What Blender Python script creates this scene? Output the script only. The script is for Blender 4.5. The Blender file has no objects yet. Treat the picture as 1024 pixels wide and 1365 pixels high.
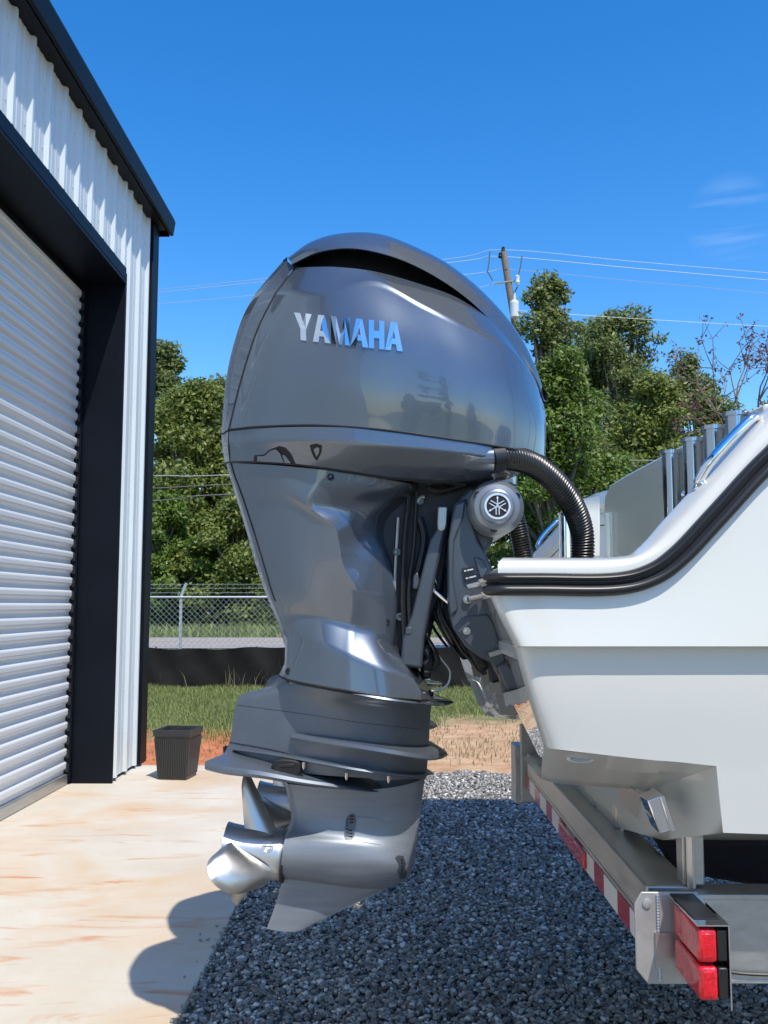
import bpy, bmesh, math, random
import numpy as np
from mathutils import Vector, Euler
from mathutils.bvhtree import BVHTree
R = math.radians
S = bpy.context.scene
COL = S.collection
rng = np.random.default_rng(7)
random.seed(7)

# ------------------------------------------------------------------ camera, sky, sun, exposure
F = 1240.0                       # focal length in pixels of a 1024 x 1365 picture
cam = bpy.data.cameras.new('camera')
cam.sensor_fit = 'VERTICAL'; cam.sensor_height = 36.0; cam.lens = 36.0 * F / 1365.0
cam.clip_start = 0.05; cam.clip_end = 3000
camo = bpy.data.objects.new('camera', cam); COL.objects.link(camo)
camo.location = (0, 0, 1.5); camo.rotation_euler = Euler((R(90 + 5.72), 0, R(0.6)))
S.camera = camo
SUN = Vector((0.27, -0.57, 1.0)).normalized()
world = bpy.data.worlds.new('World'); S.world = world; world.use_nodes = True
wn = world.node_tree.nodes; wl = world.node_tree.links
sky = wn.new('ShaderNodeTexSky'); sky.sky_type = 'NISHITA'; sky.sun_disc = False
sky.sun_elevation = math.asin(SUN.z); sky.sun_rotation = math.atan2(SUN.x, SUN.y)
sky.altitude = 0; sky.air_density = 1.0; sky.dust_density = 0.3; sky.ozone_density = 2.5
CLOUD = (camo.rotation_euler.to_matrix() @ Vector(((975 - 512) / F, (682.5 - 292) / F, -1.0))).normalized()
bg = wn['Background']; bg.inputs[1].default_value = 0.14
hs = wn.new('ShaderNodeHueSaturation'); hs.inputs['Saturation'].default_value = 1.40; hs.inputs['Hue'].default_value = 0.5045
wl.new(sky.outputs[0], hs.inputs['Color'])
# thin cirrus wisps, drawn out along the wind
wtc = wn.new('ShaderNodeTexCoord'); wm = wn.new('ShaderNodeMapping'); wm.inputs['Rotation'].default_value = (0.05, 0.0, 0.3); wm.inputs['Scale'].default_value = (1.6, 1.6, 26)
wl.new(wtc.outputs['Generated'], wm.inputs[0])
wnz = wn.new('ShaderNodeTexNoise'); wnz.inputs['Scale'].default_value = 2.4; wnz.inputs['Detail'].default_value = 6; wl.new(wm.outputs[0], wnz.inputs[0])
wr = wn.new('ShaderNodeMapRange'); wr.inputs[1].default_value = 0.52; wr.inputs[2].default_value = 0.78; wr.inputs[4].default_value = 0.17; wl.new(wnz.outputs[0], wr.inputs[0])
wd = wn.new('ShaderNodeVectorMath'); wd.operation = 'DOT_PRODUCT'; wd.inputs[1].default_value = tuple(CLOUD); wl.new(wtc.outputs['Generated'], wd.inputs[0])
wf = wn.new('ShaderNodeMapRange'); wf.inputs[1].default_value = 0.9990; wf.inputs[2].default_value = 1.0; wl.new(wd.outputs['Value'], wf.inputs[0])
wx = wn.new('ShaderNodeMath'); wx.operation = 'MULTIPLY'; wl.new(wr.outputs[0], wx.inputs[0]); wl.new(wf.outputs[0], wx.inputs[1])
wmix = wn.new('ShaderNodeMix'); wmix.data_type = 'RGBA'; wl.new(wx.outputs[0], wmix.inputs[0]); wl.new(hs.outputs[0], wmix.inputs[6]); wmix.inputs[7].default_value = (5.2, 5.6, 6.2, 1)
wl.new(wmix.outputs[2], bg.inputs[0])
sl = bpy.data.lights.new('sun', 'SUN'); sl.energy = 3.0; sl.angle = R(0.53); sl.color = (1.0, 0.94, 0.84)
so = bpy.data.objects.new('sun', sl); COL.objects.link(so)
so.rotation_euler = (-SUN).to_track_quat('-Z', 'Y').to_euler(); so.location = SUN * 50
S.view_settings.view_transform = 'Standard'; S.view_settings.look = 'None'
S.view_settings.exposure = 0.75; S.view_settings.gamma = 1.0; S.view_settings.use_curve_mapping = False
S.cycles.max_bounces = 8; S.cycles.transparent_max_bounces = 8
S.cycles.use_denoising = True

MW = camo.rotation_euler.to_matrix()
CO = Vector(camo.location)
def ray(px, py): return MW @ Vector(((px - 512) / F, (682.5 - py) / F, -1.0))
def P(px, py, Y):
    d = ray(px, py); return CO + d * (Y / d.y)
def PZ(px, py, z):
    d = ray(px, py); return CO + d * ((z - CO.z) / d.z)
def PX(px, py, x):
    d = ray(px, py); return CO + d * (x / d.x)

# ------------------------------------------------------------------ materials
def mat(name, col, rough=0.5, metal=0.0, coat=0.0, var=0.0, vscale=6.0, bump=0.0, bscale=60.0,
        stretch=(1, 1, 1), col2=None, spec=0.5, coatr=0.03, rvar=0.0, flake=0.0, trans=0.0):
    m = bpy.data.materials.new(name); m.use_nodes = True
    nt = m.node_tree; N = nt.nodes; L = nt.links
    b = N['Principled BSDF']
    b.inputs['Base Color'].default_value = (*col, 1); b.inputs['Roughness'].default_value = rough
    b.inputs['Metallic'].default_value = metal; b.inputs['Coat Weight'].default_value = coat
    b.inputs['Coat Roughness'].default_value = coatr; b.inputs['Specular IOR Level'].default_value = spec
    if trans: b.inputs['Transmission Weight'].default_value = trans
    if not (var or bump or rvar or flake or col2): return m
    tc = N.new('ShaderNodeTexCoord'); mp = N.new('ShaderNodeMapping'); mp.inputs['Scale'].default_value = stretch
    L.new(tc.outputs['Object'], mp.inputs[0])
    n1 = N.new('ShaderNodeTexNoise'); n1.inputs['Scale'].default_value = vscale; n1.inputs['Detail'].default_value = 7
    n1.inputs['Roughness'].default_value = 0.62
    L.new(mp.outputs[0], n1.inputs['Vector'])
    if var or col2:
        rp = N.new('ShaderNodeValToRGB'); rp.color_ramp.elements[0].position = 0.32; rp.color_ramp.elements[1].position = 0.68
        c2 = col2 if col2 else tuple(min(1, c * (1 + var)) for c in col)
        c1 = col if col2 else tuple(c * (1 - var) for c in col)
        rp.color_ramp.elements[0].color = (*c1, 1); rp.color_ramp.elements[1].color = (*c2, 1)
        L.new(n1.outputs[0], rp.inputs[0])
        out = rp.outputs[0]
        if flake:
            v = N.new('ShaderNodeTexVoronoi'); v.inputs['Scale'].default_value = 900
            L.new(tc.outputs['Object'], v.inputs['Vector'])
            mx = N.new('ShaderNodeMix'); mx.data_type = 'RGBA'; mx.blend_type = 'OVERLAY'; mx.inputs[0].default_value = flake
            L.new(out, mx.inputs[6]); L.new(v.outputs['Color'], mx.inputs[7]); out = mx.outputs[2]
        L.new(out, b.inputs['Base Color'])
    if rvar:
        mr = N.new('ShaderNodeMapRange'); mr.inputs[1].default_value = 0.3; mr.inputs[2].default_value = 0.7
        mr.inputs[3].default_value = max(0.02, rough - rvar); mr.inputs[4].default_value = rough + rvar
        L.new(n1.outputs[0], mr.inputs[0]); L.new(mr.outputs[0], b.inputs['Roughness'])
    if bump:
        n2 = N.new('ShaderNodeTexNoise'); n2.inputs['Scale'].default_value = bscale; n2.inputs['Detail'].default_value = 5
        L.new(mp.outputs[0], n2.inputs['Vector'])
        bp = N.new('ShaderNodeBump'); bp.inputs['Strength'].default_value = bump; bp.inputs['Distance'].default_value = 0.01
        L.new(n2.outputs[0], bp.inputs['Height']); L.new(bp.outputs[0], b.inputs['Normal'])
    return m

M = {}
M['paint'] = mat('grey_metallic_paint', (0.128, 0.155, 0.192), 0.27, 0.68, 1.0, var=0.06, vscale=3, flake=0.16, coatr=0.02)
M['paint_dull'] = mat('grey_satin_paint', (0.122, 0.145, 0.176), 0.38, 0.5, 0.4, var=0.08, vscale=4, flake=0.12, coatr=0.15)
M['gear'] = mat('brushed_grey_metal', (0.215, 0.242, 0.278), 0.45, 0.4, 0.0, var=0.10, vscale=9, stretch=(0.5, 2, 7), rvar=0.07, bump=0.03, bscale=40)
M['steel'] = mat('polished_steel', (0.62, 0.61, 0.59), 0.40, 1.0, rvar=0.05, var=0.04, vscale=14, bump=0.015, bscale=30)
M['chrome'] = mat('chrome', (0.82, 0.84, 0.86), 0.05, 1.0)
M['rod'] = mat('polished_tube', (0.50, 0.52, 0.54), 0.09, 1.0)
M['bolt'] = mat('stainless_bolt', (0.60, 0.58, 0.55), 0.3, 1.0)
M['black'] = mat('black_plastic', (0.014, 0.014, 0.015), 0.42, var=0.2, vscale=20)
M['seam'] = mat('black_seam', (0.006, 0.006, 0.007), 0.6)
M['hose'] = mat('black_corrugated_rubber', (0.017, 0.016, 0.016), 0.33)
M['guts'] = mat('dark_engine_block', (0.006, 0.009, 0.018), 0.5, 0.0, var=0.3, vscale=12)
M['bracket'] = mat('dark_grey_casting', (0.070, 0.085, 0.106), 0.40, 0.4, 0.35, var=0.07, vscale=8, bump=0.03, bscale=180, coatr=0.2)
M['gel'] = mat('white_gelcoat', (0.635, 0.63, 0.58), 0.28, 0.0, 0.6, var=0.012, vscale=2, coatr=0.04)
M['gel_gloss'] = mat('polished_white_gelcoat', (0.70, 0.71, 0.68), 0.10, 0.0, 1.0, var=0.02, vscale=3, coatr=0.01, bump=0.012, bscale=9)
M['rubber'] = mat('black_rub_rail', (0.016, 0.016, 0.017), 0.36, var=0.15, vscale=8)
M['alu'] = mat('mill_aluminium', (0.50, 0.49, 0.465), 0.42, 0.85, var=0.12, vscale=5, stretch=(3, 1, 6), rvar=0.08, bump=0.03, bscale=60)
M['alu_plate'] = mat('galvanised_plate', (0.46, 0.455, 0.44), 0.5, 0.6, var=0.12, vscale=14, bump=0.05, bscale=120)
M['carpet'] = mat('black_bunk_carpet', (0.008, 0.008, 0.014), 0.95, bump=0.5, bscale=400, var=0.3)
M['red_tape'] = mat('red_reflective_tape', (0.42, 0.008, 0.02), 0.3, 0.1, 0.5)
M['white_tape'] = mat('white_reflective_tape', (0.72, 0.72, 0.70), 0.35)
M['lens'] = mat('red_tail_lens', (0.72, 0.006, 0.018), 0.12, 0.0, 0.8, var=0.25, vscale=70, stretch=(1, 1, .6), trans=0.12, bump=0.35, bscale=160)
M['panel'] = mat('pale_metal_siding', (0.60, 0.65, 0.65), 0.36, 0.1, var=0.035, vscale=2.5, stretch=(1, 1, 0.3), spec=0.5, bump=0.02, bscale=4)
M['slat'] = mat('silver_door_slat', (0.66, 0.66, 0.65), 0.33, 0.1, var=0.05, vscale=1.6, stretch=(1, 0.4, 2), rvar=0.05)
M['trim'] = mat('black_steel_trim', (0.004, 0.006, 0.011), 0.45, 0.0, 0.0, spec=0.16, var=0.25, vscale=2, bump=0.015, bscale=7)
M['roof'] = mat('black_roof_sheet', (0.015, 0.017, 0.022), 0.4)
M['pot'] = mat('black_pot_plastic', (0.028, 0.029, 0.030), 0.36, var=0.2, vscale=10)
M['pot_rib'] = mat('lighter_pot_plastic', (0.040, 0.041, 0.042), 0.34)  # ribs a tone lighter than the pot body
M['galv'] = mat('galvanised_wire', (0.55, 0.57, 0.58), 0.45, 0.6)
M['silt'] = mat('black_silt_fabric', (0.010, 0.0095, 0.009), 0.85, var=0.45, spec=0.2, vscale=2.2, bump=0.4, bscale=9)
M['road'] = mat('pale_asphalt_road', (0.33, 0.29, 0.26), 0.9, var=0.12, vscale=1.2)
M['yellow'] = mat('yellow_road_paint', (0.62, 0.45, 0.10), 0.8)
M['wood'] = mat('weathered_pole_wood', (0.20, 0.165, 0.135), 0.9, var=0.25, vscale=6, stretch=(6, 6, .6), bump=0.3, bscale=30)
M['porcelain'] = mat('grey_transformer_paint', (0.62, 0.65, 0.67), 0.4)
M['wire'] = mat('bare_aluminium_wire', (0.42, 0.44, 0.46), 0.5, 0.3)
M['wire_dark'] = mat('dark_cable', (0.09, 0.09, 0.09), 0.6)
M['bark'] = mat('grey_bark', (0.16, 0.135, 0.11), 0.95, var=0.35, vscale=5, bump=0.4, bscale=20)
M['cap'] = mat('silver_grey_casting', (0.24, 0.26, 0.285), 0.36, 0.6, 0.3, var=0.04, vscale=20, coatr=.2)
M['emblem'] = mat('satin_silver', (0.75, 0.77, 0.79), 0.32, 0.6)
M['decal'] = mat('black_decal', (0.012, 0.012, 0.014), 0.35)
M['decal_print'] = mat('pale_decal_print', (0.5, 0.52, 0.55), 0.5)
M['foam'] = mat('anode_zinc', (0.36, 0.36, 0.36), 0.55, 0.5, bump=0.2, bscale=80)

def leaf_mat(name, dark, light, tr=0.42):
    m = bpy.data.materials.new(name); m.use_nodes = True
    N = m.node_tree.nodes; L = m.node_tree.links; b = N['Principled BSDF']
    g = N.new('ShaderNodeNewGeometry'); rp = N.new('ShaderNodeValToRGB')
    rp.color_ramp.elements[0].color = (*dark, 1); rp.color_ramp.elements[1].color = (*light, 1)
    L.new(g.outputs['Random Per Island'], rp.inputs[0])
    L.new(rp.outputs[0], b.inputs['Base Color']); b.inputs['Roughness'].default_value = 0.5
    t = N.new('ShaderNodeBsdfTranslucent'); L.new(rp.outputs[0], t.inputs[0])
    mx = N.new('ShaderNodeMixShader'); mx.inputs[0].default_value = tr
    L.new(b.outputs[0], mx.inputs[1]); L.new(t.outputs[0], mx.inputs[2])
    L.new(mx.outputs[0], N['Material Output'].inputs[0])
    return m
M['leaf_olive'] = leaf_mat('olive_leaves', (0.055, 0.09, 0.012), (0.26, 0.30, 0.05))
M['leaf_green'] = leaf_mat('fresh_green_leaves', (0.04, 0.09, 0.010), (0.19, 0.27, 0.03))
M['leaf_grey'] = leaf_mat('grey_green_leaves', (0.06, 0.09, 0.022), (0.235, 0.275, 0.065))
M['leaf_dark'] = leaf_mat('dark_green_leaves', (0.022, 0.045, 0.008), (0.12, 0.16, 0.025))
M['leaf_red'] = leaf_mat('reddish_brown_leaves', (0.09, 0.035, 0.03), (0.20, 0.09, 0.07))
M['grass'] = leaf_mat('grass_blades', (0.13, 0.18, 0.04), (0.42, 0.44, 0.15))
M['straw'] = leaf_mat('dry_grass_blades', (0.22, 0.19, 0.08), (0.42, 0.36, 0.19))

def ground_mat():
    m = bpy.data.materials.new('grass_and_red_clay'); m.use_nodes = True
    N = m.node_tree.nodes; L = m.node_tree.links; b = N['Principled BSDF']; b.inputs['Roughness'].default_value = 0.95
    tc = N.new('ShaderNodeTexCoord')
    def noise(scale, det=6, st=(1, 1, 1)):
        mp = N.new('ShaderNodeMapping'); mp.inputs['Scale'].default_value = st; L.new(tc.outputs['Object'], mp.inputs[0])
        n = N.new('ShaderNodeTexNoise'); n.inputs['Scale'].default_value = scale; n.inputs['Detail'].default_value = det
        L.new(mp.outputs[0], n.inputs[0]); return n.outputs[0]
    def ramp(src, a, bb, pa=0.35, pb=0.65):
        r = N.new('ShaderNodeValToRGB'); r.color_ramp.elements[0].color = (*a, 1); r.color_ramp.elements[1].color = (*bb, 1)
        r.color_ramp.elements[0].position = pa; r.color_ramp.elements[1].position = pb; L.new(src, r.inputs[0]); return r.outputs[0]
    def mix(f, a, bb):
        x = N.new('ShaderNodeMix'); x.data_type = 'RGBA'; L.new(f, x.inputs[0]); L.new(a, x.inputs[6]); L.new(bb, x.inputs[7]); return x.outputs[2]
    sand = ramp(noise(5.0), (0.42, 0.235, 0.115), (0.54, 0.36, 0.205))
    clay = ramp(noise(4.0), (0.46, 0.125, 0.04), (0.56, 0.20, 0.08))
    grass = ramp(noise(7.0), (0.075, 0.105, 0.028), (0.17, 0.19, 0.065))
    sx = N.new('ShaderNodeSeparateXYZ'); L.new(tc.outputs['Object'], sx.inputs[0])
    def mth(op, a, v2):
        x = N.new('ShaderNodeMath'); x.operation = op
        L.new(a, x.inputs[0])
        if isinstance(v2, (int, float)): x.inputs[1].default_value = v2
        else: L.new(v2, x.inputs[1])
        return x.outputs[0]
    # clay prevails close to the slab, left of the gravel
    cl = ramp(mth('ADD', mth('MULTIPLY', noise(0.9), 1.6), mth('MULTIPLY', sx.outputs[0], -0.22)), (0, 0, 0), (1, 1, 1), 0.95, 1.25)
    soil = mix(cl, sand, clay)
    yy = mth('ADD', mth('MULTIPLY', mth('ABSOLUTE', sx.outputs[1], 0.0), 0.1), mth('MULTIPLY', noise(0.8), 0.5))
    yy = mth('ADD', yy, mth('MULTIPLY', sx.outputs[0], -0.03))
    gf = ramp(yy, (0, 0, 0), (1, 1, 1), 0.0, 1.0)
    r = N.new('ShaderNodeMapRange'); r.inputs[1].default_value = 1.44; r.inputs[2].default_value = 1.56; L.new(yy, r.inputs[0])
    out = mix(r.outputs[0], soil, grass)
    L.new(out, b.inputs['Base Color'])
    bp = N.new('ShaderNodeBump'); bp.inputs['Strength'].default_value = 0.6; bp.inputs['Distance'].default_value = 0.05
    L.new(noise(14.0), bp.inputs['Height']); L.new(bp.outputs[0], b.inputs['Normal'])
    return m
M['ground'] = ground_mat()

def concrete_mat():
    m = bpy.data.materials.new('clay_stained_concrete'); m.use_nodes = True
    N = m.node_tree.nodes; L = m.node_tree.links; b = N['Principled BSDF']; b.inputs['Roughness'].default_value = 0.85
    tc = N.new('ShaderNodeTexCoord')
    def noise(scale, det, st, dist=0.0):
        mp = N.new('ShaderNodeMapping'); mp.inputs['Scale'].default_value = st; L.new(tc.outputs['Object'], mp.inputs[0])
        n = N.new('ShaderNodeTexNoise'); n.inputs['Scale'].default_value = scale; n.inputs['Detail'].default_value = det
        n.inputs['Roughness'].default_value = 0.6; n.inputs['Distortion'].default_value = dist
        L.new(mp.outputs[0], n.inputs[0]); return n.outputs[0]
    def mr(src, a, bb, c=0.0, d=1.0):
        r = N.new('ShaderNodeMapRange'); r.inputs[1].default_value = a; r.inputs[2].default_value = bb
        r.inputs[3].default_value = c; r.inputs[4].default_value = d; L.new(src, r.inputs[0]); return r.outputs[0]
    def mix(f, a, bb):
        x = N.new('ShaderNodeMix'); x.data_type = 'RGBA'
        L.new(f, x.inputs[0])
        for i, v in ((6, a), (7, bb)):
            if isinstance(v, tuple): x.inputs[i].default_value = (*v, 1)
            else: L.new(v, x.inputs[i])
        return x.outputs[2]
    c = mix(mr(noise(1.3, 6, (1, 1, 1)), 0.35, 0.65), (0.535, 0.47, 0.375), (0.60, 0.555, 0.475))
    c = mix(mr(noise(0.9, 5, (1, 1.3, 1), 0.6), 0.46, 0.66, 0, 0.75), c, (0.56, 0.39, 0.235))        # washed orange clay
    c = mix(mr(noise(1.8, 8, (0.7, 3.2, 1), 1.2), 0.585, 0.70, 0, 0.85), c, (0.52, 0.24, 0.11))       # clay streaks
    c = mix(mr(noise(3.2, 9, (0.5, 4.0, 1), 1.5), 0.66, 0.73, 0, 0.55), c, (0.34, 0.22, 0.14))       # dark scuffs
    c = mix(mr(noise(60, 3, (1, 1, 1)), 0.62, 0.75, 0, 0.25), c, (0.33, 0.27, 0.2))
    L.new(c, b.inputs['Base Color'])
    bp = N.new('ShaderNodeBump'); bp.inputs['Strength'].default_value = 0.25; bp.inputs['Distance'].default_value = 0.006
    L.new(noise(45, 6, (1, 2.5, 1)), bp.inputs['Height']); L.new(bp.outputs[0], b.inputs['Normal'])
    return m
M['concrete'] = concrete_mat()

def gravel_mat():
    m = bpy.data.materials.new('crushed_grey_stone'); m.use_nodes = True
    N = m.node_tree.nodes; L = m.node_tree.links; b = N['Principled BSDF']; b.inputs['Roughness'].default_value = 0.8
    g = N.new('ShaderNodeNewGeometry'); rp = N.new('ShaderNodeValToRGB')
    e = rp.color_ramp.elements
    e[0].color = (0.125, 0.113, 0.094, 1); e[1].color = (0.70, 0.67, 0.62, 1); e[1].position = 1.0
    x = e.new(0.55); x.color = (0.25, 0.228, 0.193, 1); x = e.new(0.88); x.color = (0.44, 0.41, 0.36, 1)
    L.new(g.outputs['Random Per Island'], rp.inputs[0])
    tc = N.new('ShaderNodeTexCoord'); n = N.new('ShaderNodeTexNoise'); n.inputs['Scale'].default_value = 150
    L.new(tc.outputs['Object'], n.inputs[0])
    mx = N.new('ShaderNodeMix'); mx.data_type = 'RGBA'; mx.blend_type = 'OVERLAY'; mx.inputs[0].default_value = 0.5
    L.new(rp.outputs[0], mx.inputs[6]); L.new(n.outputs[0], mx.inputs[7])
    hs = N.new('ShaderNodeHueSaturation'); hs.inputs[1].default_value = 0.6; L.new(mx.outputs[2], hs.inputs[4])
    L.new(hs.outputs[0], b.inputs['Base Color'])
    return m
M['stone'] = gravel_mat()
M['gravel_bed'] = mat('gravel_bed', (0.09, 0.084, 0.074), 0.9, col2=(0.22, 0.205, 0.178), vscale=55, bump=1.0, bscale=45)

# ------------------------------------------------------------------ mesh helpers
class MB:
    """collects geometry in world coordinates and links it as one mesh object"""
    def __init__(self): self.v = []; self.f = []
    def add(self, vs, fs):
        n = len(self.v); self.v += [tuple(p) for p in vs]; self.f += [tuple(i + n for i in q) for q in fs]; return self
    def box(self, a, b):
        x0, y0, z0 = a; x1, y1, z1 = b
        vs = [(x0, y0, z0), (x1, y0, z0), (x1, y1, z0), (x0, y1, z0), (x0, y0, z1), (x1, y0, z1), (x1, y1, z1), (x0, y1, z1)]
        return self.add(vs, [(0, 3, 2, 1), (4, 5, 6, 7), (0, 1, 5, 4), (1, 2, 6, 5), (2, 3, 7, 6), (3, 0, 4, 7)])
    def prism(self, pts, d):
        """pts: closed loop of points; extruded by vector d"""
        n = len(pts); d = Vector(d); vs = [Vector(p) for p in pts] + [Vector(p) + d for p in pts]
        fs = [tuple(range(n))[::-1], tuple(range(n, 2 * n))] + [(i, (i + 1) % n, n + (i + 1) % n, n + i) for i in range(n)]
        return self.add(vs, fs)
    def tube(self, pts, r, seg=8, cap=True):
        pts = [Vector(p) for p in pts]; n = len(pts)
        rs = r if isinstance(r, (list, tuple)) else [r] * n
        t = (pts[1] - pts[0]).normalized(); u = t.orthogonal().normalized(); vs = []; fs = []
        for i in range(n):
            t2 = (pts[min(i + 1, n - 1)] - pts[max(i - 1, 0)]).normalized()
            u = (u - t2 * u.dot(t2)).normalized(); w = t2.cross(u)
            for k in range(seg):
                a = 2 * math.pi * k / seg; vs.append(pts[i] + (u * math.cos(a) + w * math.sin(a)) * rs[i])
        for i in range(n - 1):
            for k in range(seg):
                k2 = (k + 1) % seg; fs.append((i * seg + k, i * seg + k2, (i + 1) * seg + k2, (i + 1) * seg + k))
        if cap: fs += [tuple(range(seg))[::-1], tuple(range((n - 1) * seg, n * seg))]
        return self.add(vs, fs)
    def lathe(self, c, axis, prof, seg=32):
        """prof: (distance along axis, radius)"""
        c = Vector(c); ax = Vector(axis).normalized()
        return self.tube2([c + ax * a for a, r in prof], [r for a, r in prof], ax, seg)
    def tube2(self, pts, rs, ax, seg):
        u = ax.orthogonal().normalized(); w = ax.cross(u); vs = []; fs = []
        n = len(pts)
        for p, r in zip(pts, rs):
            for k in range(seg):
                a = 2 * math.pi * k / seg; vs.append(p + (u * math.cos(a) + w * math.sin(a)) * max(r, 1e-4))
        for i in range(n - 1):
            for k in range(seg):
                k2 = (k + 1) % seg; fs.append((i * seg + k, i * seg + k2, (i + 1) * seg + k2, (i + 1) * seg + k))
        fs += [tuple(range(seg))[::-1], tuple(range((n - 1) * seg, n * seg))]
        return self.add(vs, fs)
    def grid(self, G):
        """G: array rows x cols x 3"""
        nr, nc = G.shape[:2]; vs = G.reshape(-1, 3).tolist()
        fs = [(i * nc + j, i * nc + j + 1, (i + 1) * nc + j + 1, (i + 1) * nc + j) for i in range(nr - 1) for j in range(nc - 1)]
        return self.add(vs, fs)
    def build(self, name, m, parent=None, smooth=True, bevel=0.0, angle=32, seg=2, **props):
        me = bpy.data.meshes.new(name); off = root_of(parent)
        v = np.array(self.v, dtype=float) - np.array(off)
        me.from_pydata(v.tolist(), [], self.f); me.materials.append(m); me.update()
        if smooth:
            bm = bmesh.new(); bm.from_mesh(me); bmesh.ops.remove_doubles(bm, verts=bm.verts, dist=2e-5); bm.to_mesh(me); bm.free()
        o = bpy.data.objects.new(name, me); COL.objects.link(o)
        if parent is not None: o.parent = parent
        if smooth:
            me.shade_smooth(); me.set_sharp_from_angle(angle=R(angle))
        if bevel:
            b = o.modifiers.new('bevel', 'BEVEL'); b.width = bevel; b.segments = seg; b.limit_method = 'ANGLE'; b.angle_limit = R(35)
            b.harden_normals = False
        for k, x in props.items(): o[k] = x
        return o
def root_of(o):
    if o is None: return (0, 0, 0)
    while o.parent is not None: o = o.parent
    return tuple(o.location)
def thing(name, label, cat, loc=(0, 0, 0), group=None):
    o = bpy.data.objects.new(name, None); COL.objects.link(o); o.location = loc; o.empty_display_size = 0.1
    o['label'] = label; o['category'] = cat
    if group: o['group'] = group
    return o
def tag(o, label, cat, group=None):
    o['label'] = label; o['category'] = cat
    if group: o['group'] = group
    return o
def np_mesh(name, v, f, m, parent=None, smooth=False, **props):
    """v: (n,3), f: (k,3 or 4) arrays"""
    me = bpy.data.meshes.new(name); k = f.shape[1]
    me.vertices.add(len(v)); me.loops.add(f.size); me.polygons.add(len(f))
    me.vertices.foreach_set('co', (np.asarray(v, dtype=np.float32) - np.array(root_of(parent), dtype=np.float32)).ravel())
    me.loops.foreach_set('vertex_index', f.astype(np.int32).ravel())
    me.polygons.foreach_set('loop_start', np.arange(0, f.size, k, dtype=np.int32))
    me.polygons.foreach_set('loop_total', np.full(len(f), k, dtype=np.int32))
    me.materials.append(m); me.update(); me.validate()
    if smooth: me.shade_smooth()
    o = bpy.data.objects.new(name, me); COL.objects.link(o)
    if parent is not None: o.parent = parent
    for kk, x in props.items(): o[kk] = x
    return o
def copy_tree(o, parent=None):
    c = o.copy(); COL.objects.link(c)
    if parent is not None: c.parent = parent
    for ch in list(o.children): copy_tree(ch, c)
    return c

def cr(pts, n, k=0.5):
    """Catmull-Rom through pts (array m x k), n samples per span"""
    p = np.array(pts, dtype=float); m = len(p)
    if m == 2: return np.array([p[0] + (p[1] - p[0]) * t for t in np.linspace(0, 1, n + 1)])
    q = np.vstack([2 * p[0] - p[1], p, 2 * p[-1] - p[-2]]); out = []
    for i in range(m - 1):
        a, b, c, d = q[i:i + 4]
        for t in np.linspace(0, 1, n, endpoint=False):
            m0 = (c - a) * k; m1 = (d - b) * k; out.append((2 * t ** 3 - 3 * t * t + 1) * b + (t ** 3 - 2 * t * t + t) * m0 + (3 * t * t - 2 * t ** 3) * c + (t ** 3 - t * t) * m1)
    out.append(p[-1]); return np.array(out)
def spline(pts, n, crease=(), k=0.5):
    idx = sorted({0, len(pts) - 1} | {c for c in crease if 0 < c < len(pts) - 1}); out = None
    for a, b in zip(idx[:-1], idx[1:]):
        s = cr(pts[a:b + 1], n, k); out = s if out is None else np.vstack([out, s[1:]])
    return out
def surf(rows, nu=6, nv=6, crow=(), ccol=(), k=0.5):
    """bicubic surface through rows of 3D control points"""
    rows = np.array([[tuple(p) for p in r] for r in rows], dtype=float)
    a = np.array([spline(r, nu, ccol, k) for r in rows])
    return np.array([spline(a[:, j], nv, crow, k) for j in range(a.shape[1])]).transpose(1, 0, 2)

# ================================================================== GROUND, SLAB, GRAVEL
corner = PZ(190, 1018, 0)                       # building corner at the ground
WX = -2.41; DX = -2.77; CY = 9.02; JY = 8.02  # wall plane, door plane, corner, jamb
EDGE = -0.79
g = MB()
xs = [-900, -60, -20, -8, 0, 8, 20, 60, 900]; ys = [-900, -60, -20, 0, 8, 14, 20, 34, 60, 120, 900]
g.grid(np.array([[(x, y, -0.05) for x in xs] for y in ys]))
o = g.build('ground', M['ground'], smooth=False, kind='structure')
g = MB(); g.prism([(-12, -8, -0.12), (EDGE, -8, -0.12), (EDGE, 8.95, -0.12), (-12, 8.95, -0.12)], (0, 0, 0.12))
o = g.build('concrete_slab', M['concrete'], bevel=0.008, kind='structure')
g = MB(); bx = [EDGE + 0.001, 0.4, 1.5, 5, 22]
g.grid(np.array([[(x, y, -0.036) for x in bx] for y in (-20, -8, 0, 3, 6, 8.45)]))
o = g.build('gravel_bed', M['gravel_bed'], smooth=False, kind='structure')
# road beyond the fence with its yellow edge line
g = MB(); g.grid(np.array([[(x, y, -0.03) for x in (-90, 0, 90)] for y in (33.5, 38, 44.5)])); g.build('road', M['road'], smooth=False, kind='structure')
g = MB(); g.grid(np.array([[(x, y, -0.025) for x in (-90, 0, 90)] for y in (40.0, 40.28)])); g.build('road_line', M['yellow'], smooth=False, kind='structure')
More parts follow.
